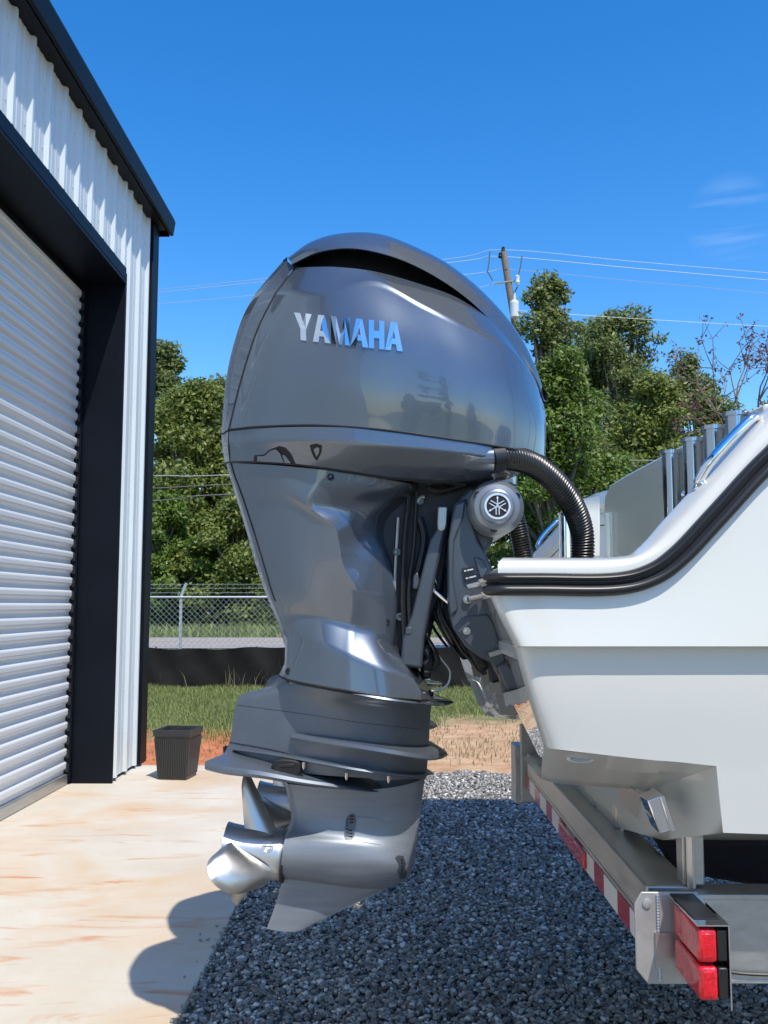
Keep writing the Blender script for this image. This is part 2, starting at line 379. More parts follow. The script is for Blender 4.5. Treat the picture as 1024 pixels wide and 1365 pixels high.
# gravel stones: one heap of small faceted stones
def ico():
    t = (1 + 5 ** .5) / 2
    v = np.array([(-1, t, 0), (1, t, 0), (-1, -t, 0), (1, -t, 0), (0, -1, t), (0, 1, t), (0, -1, -t), (0, 1, -t), (t, 0, -1), (t, 0, 1), (-t, 0, -1), (-t, 0, 1)], dtype=float)
    f = np.array([(0, 11, 5), (0, 5, 1), (0, 1, 7), (0, 7, 10), (0, 10, 11), (1, 5, 9), (5, 11, 4), (11, 10, 2), (10, 7, 6), (7, 1, 8), (3, 9, 4), (3, 4, 2), (3, 2, 6), (3, 6, 8), (3, 8, 9), (4, 9, 5), (2, 4, 11), (6, 2, 10), (8, 6, 7), (9, 8, 1)])
    return v / np.linalg.norm(v[0]), f
IV, IF = ico()
def rot_mats(n):
    q = rng.normal(size=(n, 4)); q /= np.linalg.norm(q, axis=1)[:, None]; w, x, y, z = q.T
    return np.stack([1 - 2 * (y * y + z * z), 2 * (x * y - z * w), 2 * (x * z + y * w), 2 * (x * y + z * w), 1 - 2 * (x * x + z * z), 2 * (y * z - x * w), 2 * (x * z - y * w), 2 * (y * z + x * w), 1 - 2 * (x * x + y * y)], 1).reshape(n, 3, 3)
def stones(pos, rad):
    n = len(pos)
    v = IV[None] * (1 + rng.uniform(-0.28, 0.28, (n, 12, 1))) * rng.uniform(0.62, 1.2, (n, 1, 3))
    v = np.einsum('nij,nkj->nki', rot_mats(n), v) * rad[:, None, None] * np.array([1, 1, 0.75]) + pos[:, None, :]
    f = IF[None] + (np.arange(n) * 12)[:, None, None]
    return v.reshape(-1, 3), f.reshape(-1, 3)
def scatter(n, y0, y1, zone, r0, r1, z):
    p = np.stack([rng.uniform(EDGE, 4.6, n), rng.uniform(y0, y1, n), np.zeros(n)], 1)
    keep = zone(p[:, 0], p[:, 1]); p = p[keep]; r = rng.uniform(r0, r1, len(p)) ** 1.0
    p[:, 2] = z + rng.uniform(-0.004, 0.010, len(p)); return p, r
pa, ra = scatter(60000, 2.6, 5.4, lambda x, y: (x < 0.42 * y + 0.2) & (x > EDGE + 0.012 + 0.02 * np.sin(y * 9)), 0.0055, 0.0165, -0.027)
pb, rb = scatter(15000, 2.6, 5.4, lambda x, y: (x < 0.42 * y + 0.2) & (x > EDGE + 0.012), 0.003, 0.007, -0.022)
pd, rd = scatter(46000, 5.4, 8.85, lambda x, y: (x < 0.40 * y + 0.2) & (y < 8.66 + 0.08 * np.sin(x * 3.1) + 0.05 * np.sin(x * 11)), 0.008, 0.019, -0.024)
nb = 700
pc = np.stack([EDGE + 0.03 - np.abs(rng.normal(0, 0.024, nb)) * rng.uniform(.3, 1.6, nb), rng.uniform(2.4, 8.4, nb), np.full(nb, -0.004)], 1); rc = rng.uniform(0.003, 0.011, nb)
sv, sf = stones(np.vstack([pa, pc]), np.concatenate([ra, rc]))
OV = np.array([(1, 0, 0), (-1, 0, 0), (0, 1, 0), (0, -1, 0), (0, 0, 1), (0, 0, -1)], dtype=float); OF = np.array([(0, 2, 4), (2, 1, 4), (1, 3, 4), (3, 0, 4), (2, 0, 5), (1, 2, 5), (3, 1, 5), (0, 3, 5)])
def chips(pos, rad):
    n = len(pos); v = OV[None] * rng.uniform(0.8, 1.35, (n, 6, 1)) + rng.normal(0, .22, (n, 6, 3))
    v = np.einsum('nij,nkj->nki', rot_mats(n), v) * rad[:, None, None] * np.array([1, 1, .75]) + pos[:, None, :]
    return v.reshape(-1, 3), (OF[None] + (np.arange(n) * 6)[:, None, None]).reshape(-1, 3)
cv, cf = chips(np.vstack([pb, pd]), np.concatenate([rb, rd]))
np_mesh('gravel', np.vstack([sv, cv]), np.vstack([sf, cf + len(sv)]), M['stone'], kind='stuff')
# single stones kicked onto the slab
for px, py in ((289, 1234), (299, 1237), (294, 1243), (267, 1245), (267, 1253), (277, 1252), (291, 1258), (284, 1262), (240, 1352), (229, 1361), (243, 1340), (246, 1302)):
    c = PZ(px, py, 0.006); r = random.uniform(0.006, 0.012)
    v, f = stones(np.array([tuple(c)]), np.array([r]))
    o = np_mesh('pebble', v, f, M['stone'])
    tag(o, 'small grey pebble lying loose on the concrete near the gravel edge', 'pebble', 'loose pebbles on the concrete')

# grass blades between the clay and the silt fence, and weed tufts
def blades(x, y, z, h, w, lean=0.35):
    n = len(x); a = rng.uniform(0, 2 * np.pi, n); dx = np.cos(a) * w / 2; dy = np.sin(a) * w / 2
    lx = rng.normal(0, lean, n) * h; ly = rng.normal(0, lean, n) * h
    b0 = np.stack([x - dx, y - dy, z], 1); b1 = np.stack([x + dx, y + dy, z], 1)
    m0 = np.stack([x - dx * .7 + lx * .35, y - dy * .7 + ly * .35, z + h * .6], 1); m1 = np.stack([x + dx * .7 + lx * .35, y + dy * .7 + ly * .35, z + h * .6], 1)
    t = np.stack([x + lx, y + ly, z + h], 1)
    v = np.stack([b0, b1, m1, m0, t], 1).reshape(-1, 3); k = (np.arange(n) * 5)[:, None]
    f = np.concatenate([k + np.array([[0, 1, 2]]), k + np.array([[0, 2, 3]]), k + np.array([[3, 2, 4]])], 1).reshape(-1, 3)
    return v, f
def lump(x, y, s, seed):
    r = np.random.default_rng(seed); ph = r.uniform(0, 6.28, (8, 3)); fr = r.normal(0, s, (8, 2))
    return sum(np.sin(fr[i, 0] * x + fr[i, 1] * y + ph[i, 0]) for i in range(8)) / 3.0
def grass_zone(n, x0, x1, y0, y1, dens, hh, w):
    x = rng.uniform(x0, x1, n); y = rng.uniform(y0, y1, n); k = dens(x, y) > rng.uniform(0, 1, n); x = x[k]; y = y[k]
    h = rng.uniform(0.4, 1.15, len(x)) * hh * (1 + 0.35 * lump(x, y, 2.0, 3)); h = np.maximum(h, 0.02)
    return blades(x, y, np.full(len(x), -0.05), h, w)
def dl(x, y):  # left: thick near the fence, patchy to the clay
    return np.clip((y - 10.55 + 0.55 * lump(x, y, 1.3, 5)) / 0.6, 0, 1) * np.clip(1.0 - 0.75 * np.exp(-((y - 11.6) / 0.55) ** 2) * (lump(x, y, 1.0, 9) > -0.3), 0.1, 1)
def dr(x, y):  # right: thick close to the fence only
    return np.clip((y - 12.6 + 0.6 * lump(x, y, 1.5, 6)) / 0.7, 0, 1) + 0.9 * (lump(x * 0.8, y, 2.2, 11) > 1.02)
v1, f1 = grass_zone(42000, -5.6, -0.9, 9.6, 17.6, dl, 0.085, 0.011)
v2, f2 = grass_zone(42000, -0.9, 4.0, 9.2, 17.6, dr, 0.085, 0.012)
v3, f3 = grass_zone(16000, -16, 12, 45.0, 70, lambda x, y: np.full(len(x), 1.0), 0.45, 0.09)
np_mesh('grass', np.vstack([v1, v2, v3]), np.vstack([f1, f2 + len(v1), f3 + len(v1) + len(v2)]), M['grass'], kind='stuff')
v1, f1 = grass_zone(16000, -5.6, 4.0, 9.2, 17.5, lambda x, y: 0.45 + 0.55 * (lump(x, y, 1.6, 21) > 0.55), 0.07, 0.010)
v2, f2 = grass_zone(170, -5.6, 4.0, 16.8, 17.5, lambda x, y: np.full(len(x), 0.6), 0.42, 0.010)
np_mesh('dry_grass', np.vstack([v1, v2]), np.vstack([f1, f2 + len(v1)]), M['straw'], kind='stuff')

# ================================================================== METAL BUILDING
HZ = 4.35; EZ = 5.265
bld = thing('metal_building', 'metal sided workshop with black trim and silver roll up door', 'building', (WX, CY, 0))
def rib_profile(y0, y1, pitch=0.3048, rib=True):
    pts = [(y1, 0.0)]; y = y1 - 0.06
    while y - 0.09 > y0:
        pts += [(y, 0.0), (y - 0.018, 0.030), (y - 0.044, 0.030), (y - 0.062, 0.0)]
        for k in (0.125, 0.205):
            if y - k - 0.03 > y0: pts += [(y - k, 0.0), (y - k - 0.008, 0.004), (y - k - 0.022, 0.004), (y - k - 0.030, 0.0)]
        y -= pitch
    pts.append((y0, 0.0)); return pts
def wall_panel(y0, y1, z0, z1, name='wall_panel'):
    pr = rib_profile(y0, y1); m = MB()
    G = np.array([[(WX + 0.002 + x, y, z) for y, x in pr] for z in (z0, z1)]); m.grid(G)
    G2 = np.array([[(WX - 0.03, y, z) for y, x in pr] for z in (z0, z1)]); m.grid(G2)
    return m.build(name, M['panel'], bld, angle=20)
def screws(y0, y1, zs, par):
    m = MB(); y = y1 - 0.06 - 0.09
    while y - 0.02 > y0:
        for z in zs: m.lathe((WX + 0.0015, y, z), (1, 0, 0), [(0, .006), (.004, .006), (.006, .003), (.0062, 0)], 6)
        y -= 0.3048
    if m.v: m.build('screw_heads', M['galv'], par, kind='stuff')
pn = wall_panel(JY + 0.035, CY - 0.18, 0.03, EZ); screws(JY + 0.035, CY - 0.18, (0.12, 0.75, 1.6, 2.5, 3.4, 4.3, 5.0), pn)
y1 = JY + 0.033
for i in range(6):
    y0 = y1 - 0.9144; zz = HZ + 0.14 if y1 > 3.9 else 0.03
    pn = wall_panel(y0 + 0.001, y1, zz, EZ); screws(y0, y1, (4.62, 5.05), pn); y1 = y0
m = MB()
m.box((WX - 0.4, -8, 0.03), (WX, 3.9, EZ)); m.build('side_wall', M['panel'], bld)
m = MB()  # end wall and back of the block
m.box((-12, CY - 0.06, 0.0), (WX - 0.01, CY - 0.01, EZ)); m.box((-12, -8, 0), (-11.9, CY - 0.1, EZ)); m.build('end_wall', M['panel'], bld)
m = MB(); m.box((WX + 0.001, CY - 0.18, 0.02), (WX + 0.045, CY + 0.03, EZ)); m.box((WX - 0.25, CY - 0.008, 0.02), (WX - 0.002, CY + 0.03, EZ)); m.build('corner_trim', M['trim'], bld, bevel=0.006)
m = MB(); m.box((DX - 0.05, JY, 0.0), (WX + 0.028, JY + 0.03, HZ + 0.10)); m.build('door_jamb', M['trim'], bld, bevel=0.004)
m = MB(); m.box((DX - 0.05, 3.82, 0.0), (WX + 0.028, 3.88, HZ)); m.build('door_jamb', M['trim'], bld, bevel=0.004)
m = MB(); m.box((DX - 0.05, 3.82, HZ), (WX + 0.028, JY - 0.002, HZ + 0.03)); m.box((WX + 0.003, 3.82, HZ + 0.032), (WX + 0.030, JY - 0.002, HZ + 0.14)); m.build('door_header', M['trim'], bld, bevel=0.004)
OX = WX + 0.122
m = MB(); m.box((WX + 0.002, -8, EZ + 0.002), (OX - 0.01, CY + 0.18, EZ + 0.02)); m.build('soffit', M['trim'], bld)
m = MB()
m.prism([(OX, -8, EZ + 0.005), (OX + 0.028, -8, EZ + 0.005), (OX + 0.05, -8, EZ + 0.15), (OX - 0.008, -8, EZ + 0.15), (OX - 0.008, -8, EZ + 0.02)], (0, CY + 8.18, 0)); m.build('gutter', M['trim'], bld, bevel=0.004)
m = MB(); sl_ = 0.22
m.prism([(OX + 0.035, -8, EZ + 0.152), (OX + 0.035, -8, EZ + 0.185), (-12, -8, EZ + 0.185 + sl_ * 9.8), (-12, -8, EZ + 0.152 + sl_ * 9.8)], (0, CY + 8.2, 0)); m.build('roof', M['roof'], bld)
m = MB(); m.box((WX - 0.6, CY + 0.03, EZ + 0.002), (OX - 0.012, CY + 0.19, EZ + 0.15)); m.build('gable_trim', M['trim'], bld)
# roll up door: guide and slats
door = MB(); door.box((DX - 0.06, 3.9, -0.02), (DX - 0.02, JY - 0.003, HZ - 0.003)); door = door.build('roll_up_door', M['trim'], bld)
MB().box((DX - 0.019, JY - 0.045, 0.02), (DX + 0.045, JY - 0.002, HZ)).build('door_guide', M['trim'], door)
MB().box((DX - 0.019, 3.90, 0.02), (DX + 0.045, 3.95, HZ)).build('door_guide', M['trim'], door)
pitch = 0.1105
prof = [(0.000, 0.0), (0.022, 0.0), (0.032, 0.009), (0.042, 0.022), (0.053, 0.026), (0.080, 0.026), (0.090, 0.022), (0.099, 0.009), (pitch, 0.0)]
G = np.array([[(DX - 0.01 + x, y, 0.09 + z) for y in (3.9, 5.2, 6.5, JY - 0.03)] for z, x in prof])
m = MB(); m.grid(G); s0 = m.build('slat', M['slat'], door, angle=14)
for i in range(1, 38):
    c = s0.copy(); COL.objects.link(c); c.parent = door; c.location = (0, 0, pitch * i)
m = MB()
for i in range(38): m.box((DX + 0.012, JY - 0.064, 0.09 + pitch * i + 0.02), (DX + 0.036, JY - 0.046, 0.09 + pitch * i + 0.085))
m.build('end_lock_strip', M['black'], door, kind='stuff')
m = MB(); m.box((DX - 0.015, 3.95, 0.004), (DX + 0.028, JY - 0.05, 0.088)); m.build('bottom_bar', M['alu'], door, bevel=0.006)

# ------------------------------------------------------------------ ribbed planter
c = PZ(232, 1040, 0); pc = Vector((c.x, c.y + 0.13, 0))
pot = thing('planter', 'black ribbed square planter standing on the slab by the building corner', 'planter', pc)
pot.rotation_euler = (0, 0, R(-8))
hb, ht, H = 0.124, 0.160, 0.42
m = MB(); ring = lambda h, z: [(-h, -h, z), (h, -h, z), (h, h, z), (-h, h, z)]
vs = ring(hb, 0) + ring(ht, H) + ring(ht - 0.018, H) + ring(hb - 0.01, 0.05)
fs = [(3, 2, 1, 0)] + [(i, (i + 1) % 4, 4 + (i + 1) % 4, 4 + i) for i in range(4)] + [(4 + i, 4 + (i + 1) % 4, 8 + (i + 1) % 4, 8 + i) for i in range(4)] + [(8 + i, 8 + (i + 1) % 4, 12 + (i + 1) % 4, 12 + i) for i in range(4)] + [(12, 13, 14, 15)]
m.add([Vector(p) + pc for p in vs], fs); m.build('pot_body', M['pot'], pot, smooth=False)
m = MB()
for s in range(4):
    rotm = Euler((0, 0, s * math.pi / 2)).to_matrix()
    for k in range(17):
        u = -0.94 + 1.88 * k / 16
        q = []
        for z in (0.03, H - 0.07):
            hh = hb + (ht - hb) * z / H
            for du, dd in ((-0.0045, 0), (-0.0030, 0.0095), (0.0030, 0.0095), (0.0045, 0)):
                q.append(rotm @ Vector((u * hh + du, -hh - dd + 0.0005, z)) + pc)
        m.add(q, [(0, 1, 5, 4), (1, 2, 6, 5), (2, 3, 7, 6), (4, 5, 6, 7), (3, 2, 1, 0)])
m.build('pot_ribs', M['pot_rib'], pot, kind='stuff')
m = MB()
for s in range(4):
    rotm = Euler((0, 0, s * math.pi / 2)).to_matrix(); a = ht + 0.006; b_ = ht - 0.012
    m.prism([rotm @ Vector(q) + pc for q in ((-a, -a, H - 0.05), (a, -a, H - 0.05), (b_, -b_, H - 0.05), (-b_, -b_, H - 0.05))], (0, 0, 0.056))
m.build('pot_rim', M['pot'], pot, bevel=0.004)

# ================================================================== FENCES
FY = 18.8
fen = thing('chain_link_fence', 'galvanised chain link fence with barbed wire above the black silt fence', 'fence', (0, FY, -0.05))
top = P(300, 796, FY).z
fx0, fx1 = -6.6, 4.4
m = MB(); step = 0.115; H_ = top + 0.05
xx = fx0
while xx < fx1 + H_:
    for sgn in (1, -1):
        x0, z0, x1, z1 = xx, -0.05, xx - H_, top
        if sgn < 0: x0, x1 = xx - H_, xx
        m.tube([(x0, FY + 0.004 * sgn, z0), (x1, FY + 0.004 * sgn, z1)], 0.0034, 3, False)
    xx += step
m.build('wire_mesh', M['galv'], fen, kind='stuff', smooth=False)
m = MB(); m.tube([(fx0 - .5, FY, top), (fx1 + .5, FY, top)], 0.021, 8); m.build('top_rail', M['galv'], fen)
px = P(240, 850, FY).x
for k in range(-1, 5):
    x = px + 3.0 * (k - 0)
    if x < fx0 - 1 or x > fx1 + 1: continue
    m = MB(); m.tube([(x, FY + .03, -0.05), (x, FY + .03, top + 0.02), (x + 0.10, FY + .03, top + 0.28)], 0.030, 8); m.build('fence_post', M['galv'], fen)
for dz in (0.09, 0.18, 0.26):
    m = MB(); m.tube([(fx0 - .5, FY + .03, top + dz), (fx1 + .5, FY + .03, top + dz)], 0.0045, 4)
    for i in range(90):
        x = fx0 + i * 0.125; m.tube([(x - .01, FY + .03, top + dz - .025), (x + .01, FY + .03, top + dz + .025)], 0.003, 3)
    m.build('barbed_wire', M['galv'], fen)
SY = 17.6
sil = thing('silt_fence', 'black fabric silt fence sagging low across the back of the lot', 'fence', (0, SY, -0.05))
xs = np.linspace(-7, 6, 190); st = P(300, 864, SY).z
rows = []
for k in range(9):
    t = k / 8; z = -0.05 + (st + 0.05) * t
    rows.append([(x, SY + 0.03 * math.sin(x * 3.3 + 2 * t) * (0.4 + t * .6) + 0.02 * math.sin(x * 9.1 + 5 * t) + 0.05 * (1 - t) ** 2 * -1, z + t * 0.02 * math.sin(x * 2.1) + t * 0.012 * math.sin(x * 6.3)) for x in xs])
G = np.array(rows); m = MB(); m.grid(G); m.grid(G + np.array([0, 0.012, 0])); m.build('fabric', M['silt'], sil, angle=80)
for k in range(7):
    m = MB(); x = -6.4 + k * 1.9; m.box((x, SY + .035, -0.05), (x + .035, SY + .07, st + .03)); m.build('stake', M['wood'], sil)

# ================================================================== TREES
def leaves(cl, n, size, seed, flat=0.5):
    """cl: list of (centre, radius vector) clumps"""
    r = np.random.default_rng(seed)
    c = np.array([k[0] for k in cl]); rd = np.array([k[1] for k in cl]); w = rd.prod(1) ** 0.72; w /= w.sum()
    i = r.choice(len(cl), n, p=w); d = r.normal(size=(n, 3)); d /= np.linalg.norm(d, axis=1)[:, None]
    rr = r.uniform(0.12, 1.0, n) ** 0.45 * (1 + r.normal(0, .10, n))
    p = c[i] + d * rd[i] * rr[:, None]
    a = r.normal(size=(n, 3)) * .8 + d * 0.6 + np.array([0.2, -0.6, 0.9]) * np.sign(r.uniform(-.15, 1, n))[:, None]; a /= np.linalg.norm(a, axis=1)[:, None]
    u = np.cross(a, r.normal(size=(n, 3))); u /= np.linalg.norm(u, axis=1)[:, None]; v = np.cross(a, u)
    s = size * r.uniform(0.55, 1.35, n)[:, None]
    q = np.stack([p - u * s, p - v * s * flat + u * s * .1, p + u * s, p + v * s * flat + u * s * .1], 1)
    f = (np.arange(n) * 4)[:, None] + np.arange(4)
    return q.reshape(-1, 3), f
def tree(name, label, base, H, W, m, n, size, seed, trunk_h=0.35, r0=0.22, clumps=26, low=0.2, cr_=(0.16, 0.30), group='trees beyond the road', shape=0.8):
    base = Vector(base); t = thing(name, label, 'tree' if name != 'bush' else 'bush', base, group)
    r = np.random.default_rng(seed); cl = []; tips = []
    for k in range(clumps):
        z = low + (1 - low) * (k + r.uniform(0, 1)) / clumps
        env = W / 2 * max(0.12, math.sin(math.pi * min(1, max(0.0, (z - low * 0.6) / (1.04 - low * 0.6))) ** shape))
        a = r.uniform(0, 6.283); q = env * r.uniform(0.25, 1.12)
        s = r.uniform(*cr_) * W * (0.55 + 0.6 * r.uniform())
        c = base + Vector((q * math.cos(a), q * math.sin(a) * 0.8, H * z - s * 0.5)); cl.append((tuple(c), (s, s, s * r.uniform(.6, .85)))); tips.append(c)
    v, f = leaves(cl, n, size, seed); np_mesh('crown', v, f, m, t)
    tb = MB(); top_ = base + Vector((r.normal(0, .04) * W, 0, H * 0.80)); pts = []
    for k in range(9):
        q = k / 8; pts.append(base.lerp(top_, q) + Vector((math.sin(q * 5 + seed) * 0.03 * W, math.cos(q * 4 + seed) * 0.03 * W, 0)))
    tb.tube(pts, [r0 * (1.25 - q / 8 * 1.1) for q in range(9)], 9)
    for c in tips[::1]:
        q = min(0.85, max(trunk_h * 0.7, ((c - base).z / H) - 0.16)); s = pts[int(q * 8)]
        mid = s.lerp(c, 0.5) + Vector((0, 0, 0.03 * H * r.normal()))
        tb.tube([s, mid, c, c + (c - mid) * 0.12], [r0 * .38, r0 * .24, r0 * .12, r0 * .04], 5)
    tb.build('trunk', M['bark'], t, angle=60)
    return t
def at_ground(px, Y): q = P(px, 806, Y); return (q.x, Y, -0.05)
def topz(py, Y): return P(512, py, Y).z + 0.05
TREES = [  # px, top py, distance, width px, material, leaves, size, label, extras
    (214, 455, 72, 110, 'leaf_grey', 14000, 0.210, 'tall thin grey green tree rising behind the building corner', dict(clumps=51, low=.35, cr_=(.12, .20))),
    (255, 503, 64, 215, 'leaf_olive', 45500, 0.175, 'broad olive green tree beside the building corner', dict(clumps=135, low=.08, cr_=(.09, .17))),
    (345, 510, 66, 220, 'leaf_olive', 38500, 0.175, 'olive green tree right behind the outboard cowl', dict(clumps=120, low=.08, cr_=(.09, .17))),
    (215, 655, 58, 130, 'leaf_green', 19250, 0.161, 'low bright green tree behind the leaning fence post', dict(clumps=66, low=.05, cr_=(.11, .19), trunk_h=.2)),
    (320, 650, 59, 170, 'leaf_olive', 24500, 0.161, 'low shady tree filling the gap behind the fence', dict(clumps=75, low=.04, cr_=(.11, .19), trunk_h=.2)),
    (440, 520, 70, 180, 'leaf_olive', 15750, 0.238, 'olive tree hidden behind the outboard motors', dict(clumps=60, low=.08)),
    (590, 490, 72, 200, 'leaf_olive', 15750, 0.252, 'wide tree mostly hidden behind the motor cowl', dict(clumps=60, low=.08)),
    (735, 364, 29, 145, 'leaf_grey', 21000, 0.080, 'tallest slender tree beside the utility pole', dict(clumps=69, low=.30, cr_=(.10, .20), shape=1.0)),
    (838, 412, 72, 265, 'leaf_grey', 29750, 0.189, 'spreading open crowned tree with bare dark trunk', dict(clumps=96, low=.36, cr_=(.06, .13), trunk_h=.5, r0=.26)),
    (752, 470, 27, 215, 'leaf_green', 56000, 0.070, 'dense bright green tree between pole and boat', dict(clumps=150, low=.04, cr_=(.09, .16), trunk_h=.15)),
    (880, 500, 62, 230, 'leaf_olive', 42000, 0.161, 'yellowish green tree behind the rod holders', dict(clumps=120, low=.06, cr_=(.09, .16), trunk_h=.2)),
    (965, 525, 66, 190, 'leaf_olive', 24500, 0.175, 'smaller olive tree above the bow coaming', dict(clumps=75, low=.06, cr_=(.09, .17))),
    (705, 580, 56, 120, 'leaf_dark', 19250, 0.154, 'dark low tree beside the motor steering cap', dict(clumps=66, low=.03, cr_=(.12, .2), trunk_h=.15)),
    (800, 590, 56, 205, 'leaf_dark', 28000, 0.154, 'dark low tree above the far gunwale', dict(clumps=84, low=.03, cr_=(.11, .18), trunk_h=.15)),
    (1075, 520, 64, 180, 'leaf_olive', 14000, 0.224, 'olive tree past the right edge of the boat', dict(clumps=60, low=.08)),
    (120, 520, 66, 170, 'leaf_olive', 12250, 0.238, 'olive tree hidden behind the metal building', dict(clumps=60, low=.08)),
    (800, 424, 78, 235, 'leaf_olive', 26000, .19, 'olive tree filling in behind the bright green one', dict(clumps=100, low=.06, cr_=(.09, .17))),
    (925, 470, 76, 190, 'leaf_grey', 20000, .19, 'grey green tree farther back behind the rod holders', dict(clumps=90, low=.08, cr_=(.09, .17))),
    (292, 500, 76, 200, 'leaf_grey', 22000, .19, 'grey green tree farther back between the olive trees', dict(clumps=90, low=.08, cr_=(.09, .17))),
]
for i, (px, py, Y, wp, mm, n, sz, lab, ex) in enumerate(TREES):
    b = at_ground(px, Y); tree('tree', lab, b, topz(py, Y), wp * Y / F, M[mm], n, sz, 100 + i, **ex)
# sparse reddish tree at the right
b = Vector(at_ground(1035, 46)); rt = thing('tree', 'sparse reddish leaved tree with bare forked branches above the boat', 'tree', b, 'trees beyond the road')
tb = MB(); tips = []
base = b
def branch(p, d, L, r, k, rg):
    q = p + d * L; tb.tube([p, p.lerp(q, .5) + Vector((rg.normal(0, .04) * L, 0, rg.normal(0, .04) * L)), q], [r, r * .8, r * .6], 5)
    if k == 0: tips.append(q); return
    for _ in range(3 if k > 1 else 2):
        dd = (d + Vector((rg.normal(0, .62), rg.normal(0, .45), rg.normal(0.12, .42)))).normalized(); branch(q, dd, L * rg.uniform(.55, .8), r * .62, k - 1, rg)
    tips.append(q)
rg = np.random.default_rng(4)
hub = P(1015, 600, 46)
tb.tube([b, b.lerp(hub, .5) + Vector((.3, 0, 0)), hub], [.2, .16, .13], 7)
for tx, ty in ((945, 540), (975, 520), (1010, 525), (1040, 520), (960, 575), (1060, 560)):
    q = P(tx, ty, 46 + rg.uniform(-1.5, 1.5)); d = (q - hub); branch(hub, d.normalized(), d.length * .85, .075, 3, rg)
tb.build('trunk', M['bark'], rt, angle=60)
v, f = leaves([(tuple(t_), (.28, .28, .22)) for t_ in tips], 1300, .10, 77); np_mesh('crown', v, f, M['leaf_red'], rt)
# trees behind the photographer (they show in the paint)
for i, (x, y, h, w, lab) in enumerate(((4.6, -34, 12, 3.0, 'slim tall tree far behind the camera'), (1.2, -40, 6, 3.4, 'small round tree far behind the camera'), (-22, -40, 8, 9, 'broad tree behind the workshop row'), (24, -40, 8, 9, 'broad tree behind the boat yard'))):
    tree('tree', lab, (x, y, -0.05), h, w, M['leaf_dark'], 4000, .25, 300 + i, group='trees behind the yard', clumps=40, low=.03)

# ================================================================== UTILITY POLE AND WIRES
UY = 32.0
pt = P(671, 336, UY); pbm = P(688, 440, UY); d = (pt - pbm); basep = pbm - d * ((pbm.z + 0.05) / d.z)
pole = thing('utility_pole', 'weathered wooden utility pole with grey transformer above the trees', 'pole', basep)
m = MB(); m.tube([basep, basep.lerp(pt, .5), pt], [.17, .145, .115], 12); m.build('wooden_pole', M['wood'], pole)
ca = P(683, 413, UY - .25)
m = MB(); m.lathe(P(686, 424, UY - .3), (0, 0, 1), [(0, .12), (.03, .155), (.5, .155), (.56, .16), (.60, .14), (.66, .05), (.67, 0)], 18); tr = m.build('transformer', M['porcelain'], pole)
m = MB(); m.tube([P(686, 399, UY - .3), P(686, 391, UY - .3)], [.05, .03], 8); m.build('bushing', M['porcelain'], tr)
m = MB(); m.tube([P(659, 378, UY - .1), P(690, 374, UY - .1)], .035, 6); m.build('crossarm', M['alu'], pole)
m = MB(); m.lathe(P(690, 380, UY - .2), (0, 0, 1), [(0, .05), (.1, .09), (.2, .06), (.3, .09), (.36, .03)], 10); m.build('cutout_fuse', M['porcelain'], pole)
for a in ((671, 333), (667, 341), (675, 359)):
    m = MB(); q = P(a[0], a[1] + 3, UY - .05); m.lathe(q, (0, 0, 1), [(0, .05), (.05, .08), (.1, .05), (.15, .07), (.2, .02)], 10); m.build('insulator', M['black'], pole)
for pts in (((653, 335), (652, 350), (650, 362), (657, 374)), ((696, 341), (694, 355), (690, 372)), ((690, 382), (686, 390), (686, 398))):
    m = MB(); m.tube([P(a, b_, UY - .1) for a, b_ in pts], .022, 5); m.build('jumper_wire', M['wire_dark'], pole)
def wire(pts, r, mm, lab, grp):
    w = np.array([tuple(P(a, b_, Y)) for a, b_, Y in pts]); s = cr(w, 10); m = MB(); m.tube([Vector(q) for q in s], r, 5)
    tag(m.build('overhead_wire', mm, smooth=True), lab, 'wire', grp)
G1 = 'power lines strung from the utility pole'
wire(((-60, 411, UY), (210, 386, UY), (590, 346, UY), (671, 333, UY), (850, 349, UY), (1110, 371, UY)), .007, M['wire'], 'topmost pale power line over the pole head', G1)
wire(((-60, 418, UY), (210, 390, UY), (600, 350, UY), (667, 342, UY), (850, 358, UY), (1110, 381, UY)), .0095, M['wire'], 'second power line just under the pole head', G1)
wire(((-60, 426, UY), (205, 406, UY), (620, 366, UY), (674, 359, UY), (850, 375, UY), (1110, 399, UY)), .008, M['wire'], 'third power line from the pole insulator', G1)
wire(((690, 414, UY), (850, 425, UY), (1110, 440, UY)), .007, M['wire'], 'lowest power line leaving the transformer to the right', G1)
wire(((640, 383, UY), (660, 378, UY)), .007, M['wire'], 'short service line into the pole crossarm', G1)
G2 = 'cables strung low in front of the trees'
wire(((-100, 636, UY), (200, 634, UY), (300, 633, UY), (700, 612, UY), (760, 613, UY), (1100, 615, UY)), .012, M['wire'], 'upper pale cable low before the trees', G2)
wire(((-100, 660, UY), (200, 651, UY), (305, 646, UY), (720, 634, UY), (1100, 637, UY)), .021, M['wire_dark'], 'middle dark cable low before the trees', G2)
wire(((-100, 684, UY), (200, 668, UY), (310, 659, UY), (720, 652, UY), (1100, 650, UY)), .024, M['wire_dark'], 'lowest dark cable low before the trees', G2)

# ================================================================== OUTBOARD MOTOR
D = 2.81
def E(px, py, dy): return P(px, py, D - dy)
def Er(rows): return [[E(*p) for p in r] for r in rows]
def mir(G):
    H = G.copy(); H[..., 1] = 2 * D - H[..., 1]; return H
eng = thing('outboard_motor', 'nearer grey outboard motor with chrome lettering on its cowl', 'outboard motor', (E(520, 900, 0).x, D, 0.5), 'twin outboard motors')

